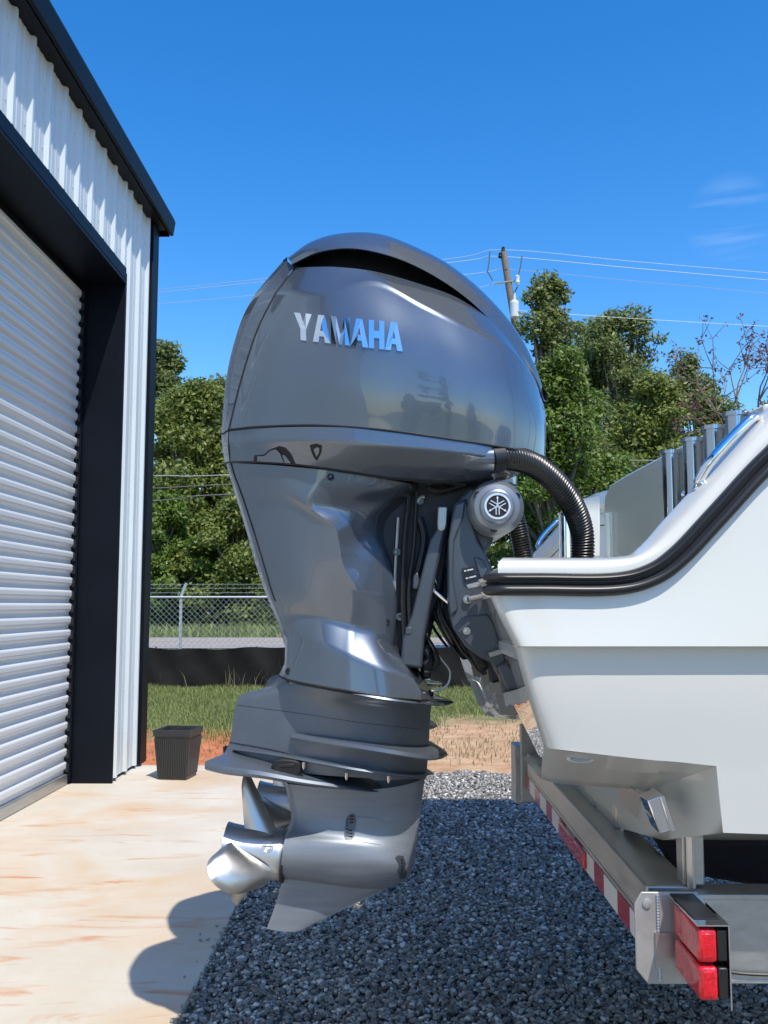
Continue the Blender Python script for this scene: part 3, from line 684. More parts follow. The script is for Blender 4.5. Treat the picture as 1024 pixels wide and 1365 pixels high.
# --- cowl side panel (near and far)
c_rows = [  # columns from the rear seam to the front; rows bottom to top
 [(305, 573, .17), (322, 505, .17), (343, 440, .165), (368, 390, .155), (394, 357, .14)],
 [(345, 569, .25), (358, 500, .255), (375, 440, .25), (395, 390, .235), (415, 356, .20)],
 [(420, 567, .295), (425, 500, .31), (432, 440, .305), (440, 388, .28), (450, 356, .235)],
 [(500, 572, .318), (500, 505, .33), (500, 440, .328), (500, 375, .290), (500, 362, .25)],
 [(570, 581, .318), (568, 520, .33), (566, 462, .328), (562, 406, .312), (555, 377, .235)],
 [(630, 590, .308), (628, 535, .32), (626, 485, .318), (622, 436, .298), (612, 398, .205)],
 [(685, 599, .26), (684, 550, .27), (682, 510, .268), (678, 464, .245), (662, 433, .165)],
 [(717, 606, .15), (718, 570, .16), (717, 545, .155), (712, 505, .135), (700, 480, .10)],
 [(727, 610, .05), (728, 585, .055), (728, 568, .05), (727, 550, .04), (724, 535, .02)],
 [(724, 611, 0), (725, 586, 0), (725, 570, 0), (724, 552, 0), (722, 537, 0)]]
side_rows = [[E(*c_rows[j][i]) for j in range(10)] for i in range(5)]
SG = surf(side_rows, 8, 8, crow=(3,))
m = MB(); m.grid(SG); side_near = m.build('cowl_side_panel', M['paint'], eng, angle=50)
m = MB(); m.grid(mir(SG)); m.build('cowl_side_panel', M['paint'], eng, angle=50)
def bvh(G):
    t = MB().grid(G); return BVHTree.FromPolygons([Vector(p) for p in t.v], t.f)
BS = bvh(SG)
def on(b, px, py, off=0.0):
    d = ray(px, py).normalized(); h = b.ray_cast(CO, d)
    return (h[0] - d * off) if h[0] is not None else None
# --- rear panel
a_rows = [[(305, 573, .168), (298, 578, .12), (295, 579, .08), (300, 581, 0)],
 [(322, 505, .168), (309, 503, .13), (302, 502, .08), (308, 501, 0)],
 [(343, 440, .163), (326, 440, .13), (317, 441, .078), (323, 438, 0)],
 [(368, 390, .153), (348, 392, .12), (337, 397, .07), (343, 393, 0)],
 [(392, 356, .138), (383, 348, .11), (377, 348, .07), (383, 342, 0)]]
RG = surf(Er(a_rows), 6, 8, ccol=(1,))
m = MB(); m.grid(RG); m.grid(mir(RG)); m.build('cowl_rear_panel', M['paint'], eng, angle=28)
# --- top cap
edge = [(389, 352, .15), (425, 336, .20), (470, 331, .235), (520, 341, .245), (565, 360, .235), (610, 388, .215), (650, 423, .18), (690, 470, .125), (715, 511, .07), (724, 536, .022)]
shl = [(383, 344, .10), (415, 322, .13), (455, 311, .14), (505, 312, .145), (555, 330, .14), (605, 357, .13), (655, 400, .11), (695, 450, .08), (718, 500, .05), (727, 536, .012)]
spn = [(388, 347, 0), (418, 324, 0), (458, 313, 0), (508, 314, 0), (558, 332, 0), (607, 360, 0), (655, 404, 0), (694, 455, 0), (716, 504, 0), (725, 538, 0)]
mid = [tuple((a * .55 + b * .45) for a, b in zip(p, q)) for p, q in zip(edge, shl)]
mid = [(x, y - 1.5, dy + .012) for x, y, dy in mid]
lip = [(x + 1, y + 2.0, dy - .012) for x, y, dy in edge]; lip2 = [(x + 2, y - 2, dy - .06) for x, y, dy in edge]
TG = surf(Er([lip2, lip, edge, mid, shl, spn]), 7, 5, crow=(1, 2))
m = MB(); m.grid(TG); m.grid(mir(TG)); m.build('cowl_top_cap', M['paint'], eng, angle=50)
# --- dark air intake under the cap
tl = [(394, 357, .14), (415, 357, .19), (450, 357, .225), (500, 363, .24), (555, 378, .225), (612, 399, .195), (662, 434, .155), (700, 481, .09), (722, 534, .02)]
el = [(392, 352, .13), (425, 334, .18), (470, 329, .21), (520, 339, .22), (565, 358, .21), (610, 386, .19), (650, 421, .16), (690, 468, .11), (722, 532, .02)]
inn = lambda r, k: [(x, y, dy - k) for x, y, dy in r]
IG = surf(Er([inn(tl, .0), inn(tl, .07), inn(el, .07), inn(el, .02)]), 6, 3, crow=(1, 2))
m = MB(); m.grid(IG); m.grid(mir(IG)); m.build('air_intake', M['seam'], eng)
# --- seams
def seam(G_line, r, par=eng, name='panel_seam', both=True, mt='seam'):
    pts = [Vector(p) for p in G_line]
    if both: MB().tube([Vector((p.x, 2 * D - p.y, p.z)) for p in pts], r, 6).build(name, M[mt], par)
    return MB().tube(pts, r, 6).build(name, M[mt], par)
seam(SG[0] + np.array([0, -.0005, 0]), .0030); seam(SG[:, 0], .0030); seam(RG[0], .0030)
# --- lower cowl band
xs_ = [(305, 575, .170), (345, 571, .25), (400, 569, .292), (460, 570, .312), (520, 576, .320), (580, 584, .317), (625, 590, .31), (656, 595, .29), (659, 595.5, .286), (695, 602, .245), (724, 611, .06), (722, 611, 0)]
r1 = [(305, 590, .170), (345, 588, .251), (400, 587, .294), (460, 590, .314), (520, 596, .322), (580, 601, .319), (625, 605, .312), (656, 610, .292), (659, 608, .225), (695, 611, .235), (724, 614, .055), (722, 614, 0)]
r2 = [(306, 603, .165), (345, 602, .238), (400, 604, .272), (460, 610, .286), (520, 617, .286), (580, 623, .28), (625, 626, .274), (656, 627, .26), (659, 620, .19), (690, 617, .18), (722, 617, .04), (721, 617, 0)]
r3 = [(307, 616, .16), (345, 616, .228), (400, 620, .258), (460, 629, .25), (520, 638, .238), (580, 642, .23), (625, 640, .225), (654, 636, .23), (657, 625, .16), (685, 622, .12), (718, 620, .03), (718, 620, 0)]
r4 = [(320, 622, .05), (350, 624, .08), (400, 628, .09), (460, 636, .09), (520, 645, .09), (580, 650, .09), (625, 648, .09), (654, 644, .08), (657, 632, .07), (685, 626, .05), (712, 622, .02), (712, 622, 0)]
r5 = [(x, y, 0) for x, y, dy in r4]
BG = surf(Er([xs_, r1, r2, r3, r4, r5]), 6, 5, crow=(1, 3, 4), ccol=(7, 8))
m = MB(); m.grid(BG); m.grid(mir(BG))
q = [[(305, 575, .168), (298, 579, .12), (295, 580, .08), (300, 582, 0)], [(305, 596, .168), (299, 598, .12), (297, 599, .08), (301, 600, 0)], [(307, 616, .158), (302, 617, .12), (300, 618, .08), (304, 620, 0)]]
AG = surf(Er(q), 5, 5, ccol=(1,)); m.grid(AG); m.grid(mir(AG)); band = m.build('lower_cowl', M['paint'], eng, angle=50)
BB = bvh(BG)
seam(AG[:, 0], .0026); seam([Vector(p) for p in BG[15][:34]], .0028); seam(AG[-1], .0026)
# latch opening, shield shaped recess and duct collar on the band
def patch_on(b, pts, off, mt, name, par, thick=.003):
    q = [on(b, *p, off) for p in pts]
    if any(x is None for x in q): return None
    m = MB(); m.prism(q, -(Vector((0, -1, 0))) * thick); return m.build(name, M[mt], par)
patch_on(BB, [(338, 615), (339, 607), (352, 606), (358, 600), (372, 595), (380, 597), (388, 606), (394, 619)], .002, 'seam', 'latch_opening', eng)
patch_on(BB, [(343, 608), (353, 608), (360, 601), (368, 599), (373, 604), (378, 617), (343, 615)], .006, 'paint', 'latch_handle', eng, .005)
patch_on(BB, [(413, 594), (421, 592), (429, 595), (428, 604), (423, 614), (419, 611), (415, 602)], .003, 'seam', 'shield_recess', eng)
patch_on(BB, [(418, 599), (423, 596), (426, 598), (425, 604), (422, 609)], .005, 'paint', 'recess_plug', eng)

# --- chrome letters on the side panel
def letter(ch):
    L = {'Y': [[(0, 1), (.34, 1), (.5, .66), (.66, 1), (1, 1), (.66, .42), (.66, 0), (.34, 0), (.34, .42)]],
         'A': [[(0, 0), (.33, 1), (.67, 1), (.5, .70), (.42, .42), (.375, .22), (.32, 0)], [(1, 0), (.68, 0), (.625, .22), (.58, .42), (.5, .70), (.67, 1)], [(.375, .22), (.42, .42), (.58, .42), (.625, .22)]],
         'M': [[(0, 0), (0, 1), (.27, 1), (.27, 0)], [(.73, 0), (.73, 1), (1, 1), (1, 0)], [(.27, 1), (.27, .55), (.43, 0), (.57, 0), (.73, .55), (.73, 1), (.5, .36)]],
         'H': [[(0, 0), (0, 1), (.33, 1), (.33, 0)], [(.67, 0), (.67, 1), (1, 1), (1, 0)], [(.33, .37), (.33, .63), (.67, .63), (.67, .37)]]}
    return L[ch]
def quad(u, v):  # lettering space to picture space
    tl_, tr_, bl, br = (392, 417), (537, 431), (393, 453), (537, 469)
    x = (bl[0] * (1 - u) + br[0] * u) * (1 - v) + (tl_[0] * (1 - u) + tr_[0] * u) * v
    y = (bl[1] * (1 - u) + br[1] * u) * (1 - v) + (tl_[1] * (1 - u) + tr_[1] * u) * v
    return x, y
widths = {'Y': .165, 'A': .165, 'M': .175, 'H': .145}; gap = .006; u = 0.0; tot = sum(widths[c] for c in 'YAMAHA') + 5 * gap
for ch in 'YAMAHA':
    w = widths[ch] / tot; m = MB()
    for loop in letter(ch):
        loop_ = [quad(u + a * w, b) for a, b in loop]; fr = []
        for a, b in loop_:
            p = on(BS, a, b); fr.append(p)
        m.prism([p + Vector((0, -.0038, 0)) for p in fr], (0, .0048, 0))
    m.build('letter', M['chrome'], eng, smooth=False); u += w + gap / tot

# --- midsection cover
ap = [
 [(301, 617, .085), (308, 617, .15), (365, 620, .232), (430, 626, .248), (490, 635, .238), (548, 645, .20), (562, 648, .06)],
 [(306, 634, .085), (313, 634, .145), (362, 634, .226), (424, 644, .246), (486, 652, .232), (538, 654, .18), (562, 662, .05)],
 [(311, 650, .083), (319, 650, .14), (364, 647, .219), (412, 674, .243), (470, 672, .205), (514, 672, .165), (540, 684, .04)],
 [(319, 676, .081), (328, 676, .137), (378, 672, .211), (445, 700, .237), (474, 696, .190), (500, 690, .150), (534, 700, .03)],
 [(329, 710, .08), (339, 710, .134), (386, 708, .205), (452, 722, .229), (477, 718, .180), (500, 712, .140), (530, 722, .03)],
 [(340, 750, .078), (351, 750, .13), (394, 748, .198), (458, 754, .220), (488, 750, .178), (516, 746, .135), (532, 755, .03)],
 [(356, 796, .076), (365, 796, .122), (405, 792, .188), (478, 792, .208), (503, 795, .172), (528, 800, .132), (538, 805, .03)],
 [(370, 829, .075), (379, 822, .118), (424, 824, .180), (470, 836, .192), (500, 846, .176), (523, 860, .14), (538, 862, .03)],
 [(380, 862, .075), (386, 846, .119), (424, 856, .206), (465, 876, .232), (510, 893, .232), (550, 903, .205), (566, 905, .04)],
 [(379, 884, .08), (386, 878, .128), (425, 887, .208), (465, 899, .236), (512, 911, .236), (560, 919, .205), (574, 920, .04)],
 [(372, 900, .08), (386, 906, .14), (425, 914, .210), (465, 920, .240), (515, 928, .240), (562, 932, .205), (580, 933, .04)]]
MG = surf(Er(ap), 7, 6, crow=(7, 8), ccol=(3, 5), k=0.42)
m = MB(); m.grid(MG); m.grid(mir(MG))
cen = np.array([[tuple(E(r[0][0] + 6, r[0][1], 0)) for r in ap], [tuple(E(*r[0])) for r in ap]])
CG = np.array([spline(cen[0], 6, (7, 8), .42), spline(cen[1], 6, (7, 8), .42)]); m.grid(CG); m.grid(mir(CG))
apron = m.build('midsection_cover', M['paint'], eng, angle=40)
BM = bvh(MG)
seam(MG[-1][:36] + np.array([0, 0, -.002]), .0035)
seam(MG[:, 7][:38], .0026)
for a, b in ((441, 636), (385, 895), (516, 829), (574, 924)):
    p = on(BM, a, b)
    if p is None: p = E(a, b, .1)
    m = MB(); m.lathe(p + Vector((0, .004, 0)), (0, -1, 0), [(0, .010), (.006, .010), (.0065, .006), (.004, .005), (.004, 0)], 14); m.build('screw', M['seam'], eng)
# --- dark inner block behind the opening
blk = [(498, 650), (560, 644), (606, 640), (660, 634), (656, 650), (622, 668), (604, 690), (598, 730), (590, 790), (572, 835), (560, 888), (528, 884), (522, 800), (508, 720)]
m = MB(); m.prism([E(a, b, .10) for a, b in blk], (0, .20, 0)); guts = m.build('engine_block', M['guts'], eng, bevel=.01)
for pts, r, mt in ((((531, 690), (527, 760), (525, 820), (522, 880), (530, 892)), .0045, 'alu'), (((546, 660), (540, 720), (537, 800), (540, 870)), .008, 'black'), (((556, 655), (552, 730), (545, 790), (548, 860)), .006, 'black'), (((570, 650), (590, 655), (640, 640)), .009, 'black'), (((560, 690), (566, 720), (556, 770)), .012, 'guts'), (((566, 662), (560, 664), (556, 670)), .006, 'alu'), (((600, 652), (625, 644), (650, 640)), .004, 'alu')):
    m = MB(); s = cr(np.array([tuple(E(a, b, .118)) for a, b in pts]), 6); m.tube([Vector(p) for p in s], r, 7); m.build('fuel_line', M[mt], eng)
for a, b in ((529, 736), (533, 822), (560, 668)):
    m = MB(); m.lathe(E(a, b, .115), (0, -1, 0), [(0, .011), (.008, .011), (.008, .005), (.004, .005), (.004, 0)], 12); m.build('bolt', M['bracket'], eng)
# --- upper leg housing
lg = [
 [(376, 899, .0), (392, 906, .10), (430, 914, .15), (480, 922, .17), (530, 929, .15), (572, 935, .04), (575, 935, 0)],
 [(352, 917, .0), (372, 918, .08), (425, 926, .138), (478, 932, .158), (530, 938, .138), (571, 944, .036), (574, 944, 0)],
 [(318, 930, .0), (345, 934, .055), (412, 942, .122), (474, 947, .142), (530, 952, .122), (570, 956, .03), (573, 956, 0)],
 [(307, 985, .0), (340, 988, .055), (405, 988, .118), (470, 995, .138), (530, 1000, .118), (568, 1002, .028), (570, 1002, 0)],
 [(295, 1012, .0), (335, 1017, .055), (400, 1030, .11), (470, 1036, .128), (530, 1038, .108), (565, 1038, .026), (567, 1038, 0)]]
LG = surf(Er(lg), 6, 6); m = MB(); m.grid(LG); m.grid(mir(LG)); m.build('leg_housing', M['paint_dull'], eng, angle=40)
BL = bvh(LG)
def line_on(b, pts, r, name, mt='seam', off=0.0, n=14):
    s = cr(np.array(pts, dtype=float), n); q = [on(b, x, y, off) for x, y in s]; q = [p for p in q if p is not None]
    m = MB(); m.tube(q, r, 5); return m.build(name, M[mt], eng)
line_on(BL, [(303, 989), (360, 999), (430, 1015), (500, 1029)], .0016, 'panel_seam')
line_on(BL, [(318, 940), (400, 951), (480, 963), (560, 972)], .0007, 'panel_seam')
# splash plates: thin tapering shelves round the leg
def plate(near, th, name, mt='paint_dull', dz=0.0, inner=0.0):
    """near: outline from rear to front tip in picture coordinates (x, y, dy)"""
    s = cr(np.array(near), 6); top_ = [E(*p) for p in s]; rows = []; tf = [min(1.0, p[2] / .12) for p in s]
    for k, (w, z) in enumerate(((1.0, 0.0), (.985, th * .5), (.93, th * .62), (inner, th))):
        rows.append([(p.x, D - (D - p.y) * w, p.z + z * q + dz) for p, q in zip(top_, tf)])
    rows_b = [[(p.x, D - (D - p.y) * w, p.z - z * .6 * q + dz) for p, q in zip(top_, tf)] for w, z in ((1.0, 0.0), (.985, th * .4), (.9, th * .6), (inner, th))]
    m = MB()
    for rr in (rows, rows_b):
        G = np.array([[tuple(p) for p in r] for r in rr]); m.grid(G); m.grid(mir(G))
    return m.build(name, M[mt], eng, angle=40)
plate([(386, 910, .14), (430, 918, .21), (480, 927, .245), (530, 935, .24), (568, 939, .19), (593, 940, .10), (604, 937, .03), (605, 936, 0)], .010, 'splash_plate', 'paint')
plate([(388, 983, .125), (430, 990, .165), (480, 998, .20), (530, 1006, .205), (565, 1011, .17), (587, 1010, .09), (596, 1007, .03), (597, 1006, 0)], .020, 'splash_plate')
plate([(310, 999, .05), (360, 1006, .105), (420, 1017, .155), (470, 1026, .175), (520, 1033, .16), (555, 1036, .11), (573, 1033, .04), (579, 1031, 0)], .010, 'splash_plate')
# ventilation plate above the propeller
s_near = [(273, 1025, .14), (300, 1031, .165), (350, 1037, .175), (400, 1045, .165), (450, 1051, .14), (485, 1055, .105), (505, 1056, .07)]
m = MB(); s = cr(np.array(s_near), 6); n_ = len(s)
for prof_ in (((1.0, 0, 0), (1.012, .008, 0), (.985, .020, 0), (.86, .027, .02), (.45, .034, .05), (0.0, .036, .06)), ((1.0, 0, 0), (.97, -.004, .004), (.5, -.004, .03), (0.0, -.004, .05))):
    rows = []
    for w, z, xo in prof_:
        rows.append([])
        for i, p in enumerate(s):
            q = E(*p); t = i / (n_ - 1); tp = 1 - t ** 1.6
            rows[-1].append((q.x + xo * (1 - t) ** 3, D - (D - q.y) * w, q.z + z * tp))
    G = np.array(rows); m.grid(G); m.grid(mir(G))
m.build('ventilation_plate', M['paint_dull'], eng, angle=40)
pk = [(361, 1022), (366, 1014), (376, 1012), (394, 1014), (401, 1018), (401, 1028), (397, 1036), (384, 1035), (370, 1032)]
m = MB(); m.prism([E(a, b, .15) for a, b in pk], (0, .03, 0)); m.build('exhaust_relief_port', M['seam'], eng, bevel=.003)
m = MB(); m.prism([E(a, b, .152) for a, b in ((365, 1027), (369, 1019), (393, 1018), (392, 1022), (373, 1023), (378, 1031))], (0, .004, 0)); m.build('port_lip', M['black'], eng, bevel=.001)
for a, b in ((405, 1018), (462, 1032), (518, 1036)):
    m = MB(); m.lathe(E(a, b + 1, .155), (0, 0, -1), [(-.006, .0055), (.006, .0055), (.014, .002)], 8); m.build('bolt', M['bolt'], eng)
# --- gearcase
gc = [
 [(379, 1040, 0), (384, 1045, .02), (420, 1049, .055), (470, 1053, .072), (520, 1050, .06), (555, 1042, .03), (567, 1034, 0)],
 [(388, 1085, 0), (393, 1085, .018), (425, 1083, .05), (470, 1083, .063), (515, 1083, .052), (545, 1083, .026), (561, 1080, 0)],
 [(385, 1100, .0), (390, 1103, .035), (425, 1108, .062), (470, 1111, .068), (512, 1113, .055), (540, 1115, .030), (557, 1115, 0)],
 [(379, 1110, .0), (380, 1119, .068), (425, 1123, .085), (470, 1128, .087), (510, 1135, .074), (538, 1140, .044), (554, 1142, 0)],
 [(376, 1140, .0), (376, 1142, .084), (425, 1147, .092), (470, 1152, .092), (510, 1156, .078), (535, 1158, .048), (550, 1158, 0)],
 [(374, 1165, .0), (374, 1164, .062), (425, 1169, .068), (465, 1176, .067), (500, 1179, .052), (528, 1175, .030), (546, 1168, 0)],
 [(380, 1172, 0), (381, 1172, .016), (425, 1177, .018), (465, 1183, .018), (498, 1185, .014), (520, 1182, .008), (540, 1174, 0)]]
GG = surf(Er(gc), 6, 6, ccol=(1,), crow=(6,)); m = MB(); m.grid(GG); m.grid(mir(GG))
gcase = m.build('gearcase', M['gear'], eng, angle=50)
BGc = bvh(GG)
sk = [[(380, 1171, 0), (381, 1171, .014), (425, 1176, .016), (465, 1182, .016), (498, 1184, .012), (520, 1181, .007), (540, 1173, 0)],
      [(368, 1205, 0), (370, 1206, .007), (400, 1207, .008), (425, 1209, .008), (447, 1207, .006), (462, 1205, .003), (477, 1203, 0)],
      [(356, 1237, 0), (357, 1238, .004), (370, 1241, .005), (382, 1242, .005), (392, 1242, .004), (400, 1241, .002), (404, 1239, 0)]]
KG = surf(Er(sk), 5, 6); m = MB(); m.grid(KG); m.grid(mir(KG)); m.build('skeg', M['gear'], gcase, angle=60)
gr = [(461, 1094), (464, 1087), (470, 1084), (474, 1087), (475, 1095), (472, 1115), (468, 1120), (461, 1119), (459, 1113)]
def grille(gr, slots, name='water_intake'):
    ga = np.array(gr, dtype=float); gc_ = ga.mean(0); n_ = len(gr); vs = []
    for k in (1.0, .999, .66, .33): vs += [on(BGc, *(gc_ + (p - gc_) * k), -.004 if k == 1.0 else .002) for p in ga]
    vs.append(on(BGc, *gc_, .002)); fs = []
    for k in range(3): fs += [(k * n_ + i, k * n_ + (i + 1) % n_, (k + 1) * n_ + (i + 1) % n_, (k + 1) * n_ + i) for i in range(n_)]
    fs += [(3 * n_ + i, 3 * n_ + (i + 1) % n_, 4 * n_) for i in range(n_)]
    m = MB(); m.add(vs, fs); gi = m.build(name, M['bracket'], gcase)
    m = MB()
    for a, b, w in slots:
        p = on(BGc, a, b, .0026)
        if p is None: continue
        m.box((p.x - w, p.y - .0005, p.z - .0022), (p.x + w, p.y + .004, p.z + .0022))
    m.build('intake_slots', M['seam'], gcase, kind='stuff')
grille(gr, [(469, 1088 + 4.2 * k, .0055) for k in range(3)] + [(467, 1107 + 4.2 * k, .0055) for k in range(3)] + [(463, 1092 + 4.4 * k, .002) for k in range(6)])
grille([(527, 1143), (531, 1140), (538, 1141), (541, 1150), (543, 1165), (540, 1171), (533, 1172), (530, 1162)], [(535 + .3 * k, 1146 + 4.2 * k, .0045) for k in range(6)])
for pts in (((476, 1088), (500, 1091), (514, 1095)), ((474, 1121), (495, 1124), (508, 1126))):
    line_on(BGc, pts, .0014, 'casting_line', 'gear', n=6)

# --- propeller
prop = bpy.data.objects.new('propeller', None); COL.objects.link(prop); prop.parent = eng
h0 = E(299, 1129, 0); h1 = E(377, 1139, 0); ax = (h1 - h0); Lh = ax.length
m = MB(); m.lathe(h0, ax, [(.02, .056), (.0, .060), (.002, .072), (.02, .069), (.06, .066), (Lh * .6, .068), (Lh - .012, .072), (Lh, .071), (Lh + .012, .062)], 48); hub_o = m.build('hub', M['steel'], prop, angle=50)
m = MB(); m.lathe(h1 + ax.normalized() * .004, ax, [(0, .078), (.006, .079), (.008, .06)], 40); m.build('thrust_ring', M['seam'], prop)
def blade(root, outer, name='blade', bow=.02, th=.007):
    """root and outer edges as rows of (px, py, dy)"""
    r_ = cr(np.array(root, dtype=float), 8); o_ = cr(np.array(outer, dtype=float), 8); rows = []
    a = np.array([tuple(E(*p)) for p in r_]); b = np.array([tuple(E(*p)) for p in o_])
    nrm = np.cross(b.mean(0) - a.mean(0), a[-1] - a[0]); nrm /= np.linalg.norm(nrm)
    if nrm[1] > 0: nrm = -nrm
    nt = 9; A = []; B = []
    for k in range(nt):
        t = k / (nt - 1); base_ = a * (1 - t) + b * t
        s = np.linspace(0, 1, len(a)); cup = (bow * 4 * t * (1 - t))
        tk = th * (1 - t * .8) * np.minimum(1, 6 * np.minimum(s + .01, 1 - s + .01))[:, None]
        A.append(base_ + nrm * (cup + tk / 2)); B.append(base_ + nrm * (cup - tk / 2))
    A = np.array(A); B = np.array(B); m = MB(); m.grid(A); m.grid(B)
    m.grid(np.array([A[-1], B[-1]])); m.grid(np.array([A[:, 0], B[:, 0]])); m.grid(np.array([A[:, -1], B[:, -1]]))
    return m.build(name, M['steel'], prop, angle=60)
blade([(326, 1104, .030), (338, 1106, .046), (352, 1109, .046), (365, 1114, .036), (377, 1122, .010)],
      [(322, 1048, .045), (324, 1036, .035), (329, 1031, .02), (334, 1034, .0), (342, 1050, -.010)], bow=-.004)
blade([(312, 1127, .055), (326, 1136, .070), (342, 1146, .074), (358, 1156, .068), (372, 1165, .045)],
      [(294, 1131, .10), (277, 1150, .165), (283, 1176, .19), (312, 1192, .165), (352, 1182, .09)], bow=.022)
blade([(312, 1150, -.05), (322, 1154, -.06), (336, 1158, -.06), (350, 1160, -.055), (366, 1163, -.04)],
      [(305, 1190, -.12), (309, 1200, -.15), (316, 1206, -.16), (322, 1200, -.15), (332, 1180, -.10)], bow=.0)
p = E(357, 1129, .068); m = MB()
for rr in (.0145, .0095):
    m.tube([p + Vector((rr * math.cos(a), .004 - .3 * abs(rr * math.sin(a)), rr * math.sin(a))) for a in np.linspace(0, 6.283, 25)], .0011, 5, False)
m.build('hub_mark', M['bolt'], prop)
p = E(366, 1154, .061); m = MB(); m.lathe(p + Vector((0, .006, 0)), (0, -1, -.6), [(0, .010), (.006, .010), (.006, 0)], 16); m.build('hub_hole', M['seam'], prop)

# --- clamp bracket (near and far), steering cap, arm
bo = [(606, 670), (622, 664), (630, 694), (638, 722), (648, 738), (655, 752), (660, 782), (672, 812), (684, 850), (699, 905), (702, 922), (688, 925), (672, 929), (667, 905), (655, 884), (640, 877), (620, 862), (604, 838), (598, 815), (597, 770), (598, 720)]
def bracket(dy, th, mirror):
    y = (D + dy) if mirror else (D - dy)
    pts = [E(a, b, .20) for a, b in bo]; pts = [Vector((p.x, (y - th) if mirror else y, p.z)) for p in pts]
    m = MB(); m.prism(pts, (0, th, 0)); return m.build('clamp_bracket', M['bracket'], eng, bevel=.007, seg=3)
br_n = bracket(.20, .05, False); br_f = bracket(.20, .05, True)
rib = [(607, 672), (621, 667), (618, 690), (606, 720), (604, 770), (611, 812), (601, 822), (598, 800), (598, 720)]
m = MB(); m.prism([E(a, b, .212) for a, b in rib], (0, .03, 0)); m.build('bracket_rib', M['bracket'], br_n, bevel=.005)
web = [(632, 742), (644, 746), (650, 758), (646, 772), (640, 770), (636, 756)]
m = MB(); m.prism([E(a, b, .210) for a, b in web], (0, .03, 0)); m.build('bracket_web', M['bracket'], br_n, bevel=.004)
low = [(606, 838), (616, 822), (650, 818), (658, 830), (674, 880), (668, 898), (654, 880), (640, 873), (622, 858)]
m = MB(); m.prism([E(a, b, .206) for a, b in low], (0, .02, 0)); m.build('bracket_pad', M['bracket'], br_n, bevel=.005)
# transom side rail of the bracket and its feet
rail_ = [(648, 792), (660, 790), (668, 812), (683, 850), (698, 900), (706, 934), (694, 936), (686, 900), (668, 850)]
m = MB(); m.prism([E(a, b, .22) for a, b in rail_], (0, .44, 0)); m.build('transom_plate', M['black'], br_n, bevel=.004)
blk2 = [(662, 888), (676, 882), (690, 900), (697, 915), (676, 921), (668, 905)]
m = MB(); m.prism([E(a, b, .235) for a, b in blk2], (0, .06, 0)); m.build('bracket_cover', M['bracket'], br_n, bevel=.008, seg=3)
ft = [(671, 924), (690, 918), (703, 921), (706, 936), (700, 940), (696, 937), (692, 941), (688, 938), (684, 942), (680, 939), (675, 943)]
for yy in (.225, -.15):
    m = MB(); m.prism([Vector((E(a, b, .225).x, D - yy, E(a, b, .225).z)) for a, b in ft], (0, .045, 0)); m.build('bracket_foot', M['alu_plate'], br_n, bevel=.002)
# bolts through the bracket
for (a0, b0), (a1, b1), k in (((622, 783), (648, 776), 1), ((624, 799), (652, 793), 1), ((651, 874), (682, 864), 1)):
    p0 = E(a0, b0, .27); p1 = E(a1, b1, .245)
    m = MB(); m.tube([p0, p1], .0075, 10); m.tube([p0.lerp(p1, .62), p1], .0125, 6); m.build('mounting_bolt', M['bolt'], br_n, smooth=True)
for a, b, r in ((622, 841, .007), (623, 799, .008), (653, 814, .0075), (665, 861, .0075)):
    m = MB(); m.lathe(E(a, b, .207), (0, -1, 0), [(-.004, r * 1.5), (.004, r * 1.5), (.004, r), (.008, r * .9), (.009, 0)], 14); m.build('bolt_head', M['bolt'] if a < 640 else M['bracket'], br_n)
for pts, bars in (([(616, 758), (632, 755), (634, 762), (618, 766)], 1), ([(618, 768), (636, 764), (638, 771), (620, 776)], 2)):
    m = MB(); m.prism([E(a, b, .2075) for a, b in pts], (0, .004, 0)); dc = m.build('decal', M['decal'], br_n)
    q = np.array(pts, dtype=float); m = MB()
    for t0, t1 in (((.12, .30)), ((.38, .88))):
        c0 = q[0] * (1 - t0) + q[1] * t0; c1 = q[0] * (1 - t1) + q[1] * t1; d0 = q[3] * (1 - t0) + q[2] * t0; d1 = q[3] * (1 - t1) + q[2] * t1
        z = [c0 * .66 + d0 * .34, c1 * .66 + d1 * .34, c1 * .42 + d1 * .58, c0 * .42 + d0 * .58]
        m.prism([E(a, b, .2085) for a, b in z], (0, .002, 0))
    m.build('decal_print', M['decal_print'], br_n, smooth=False)
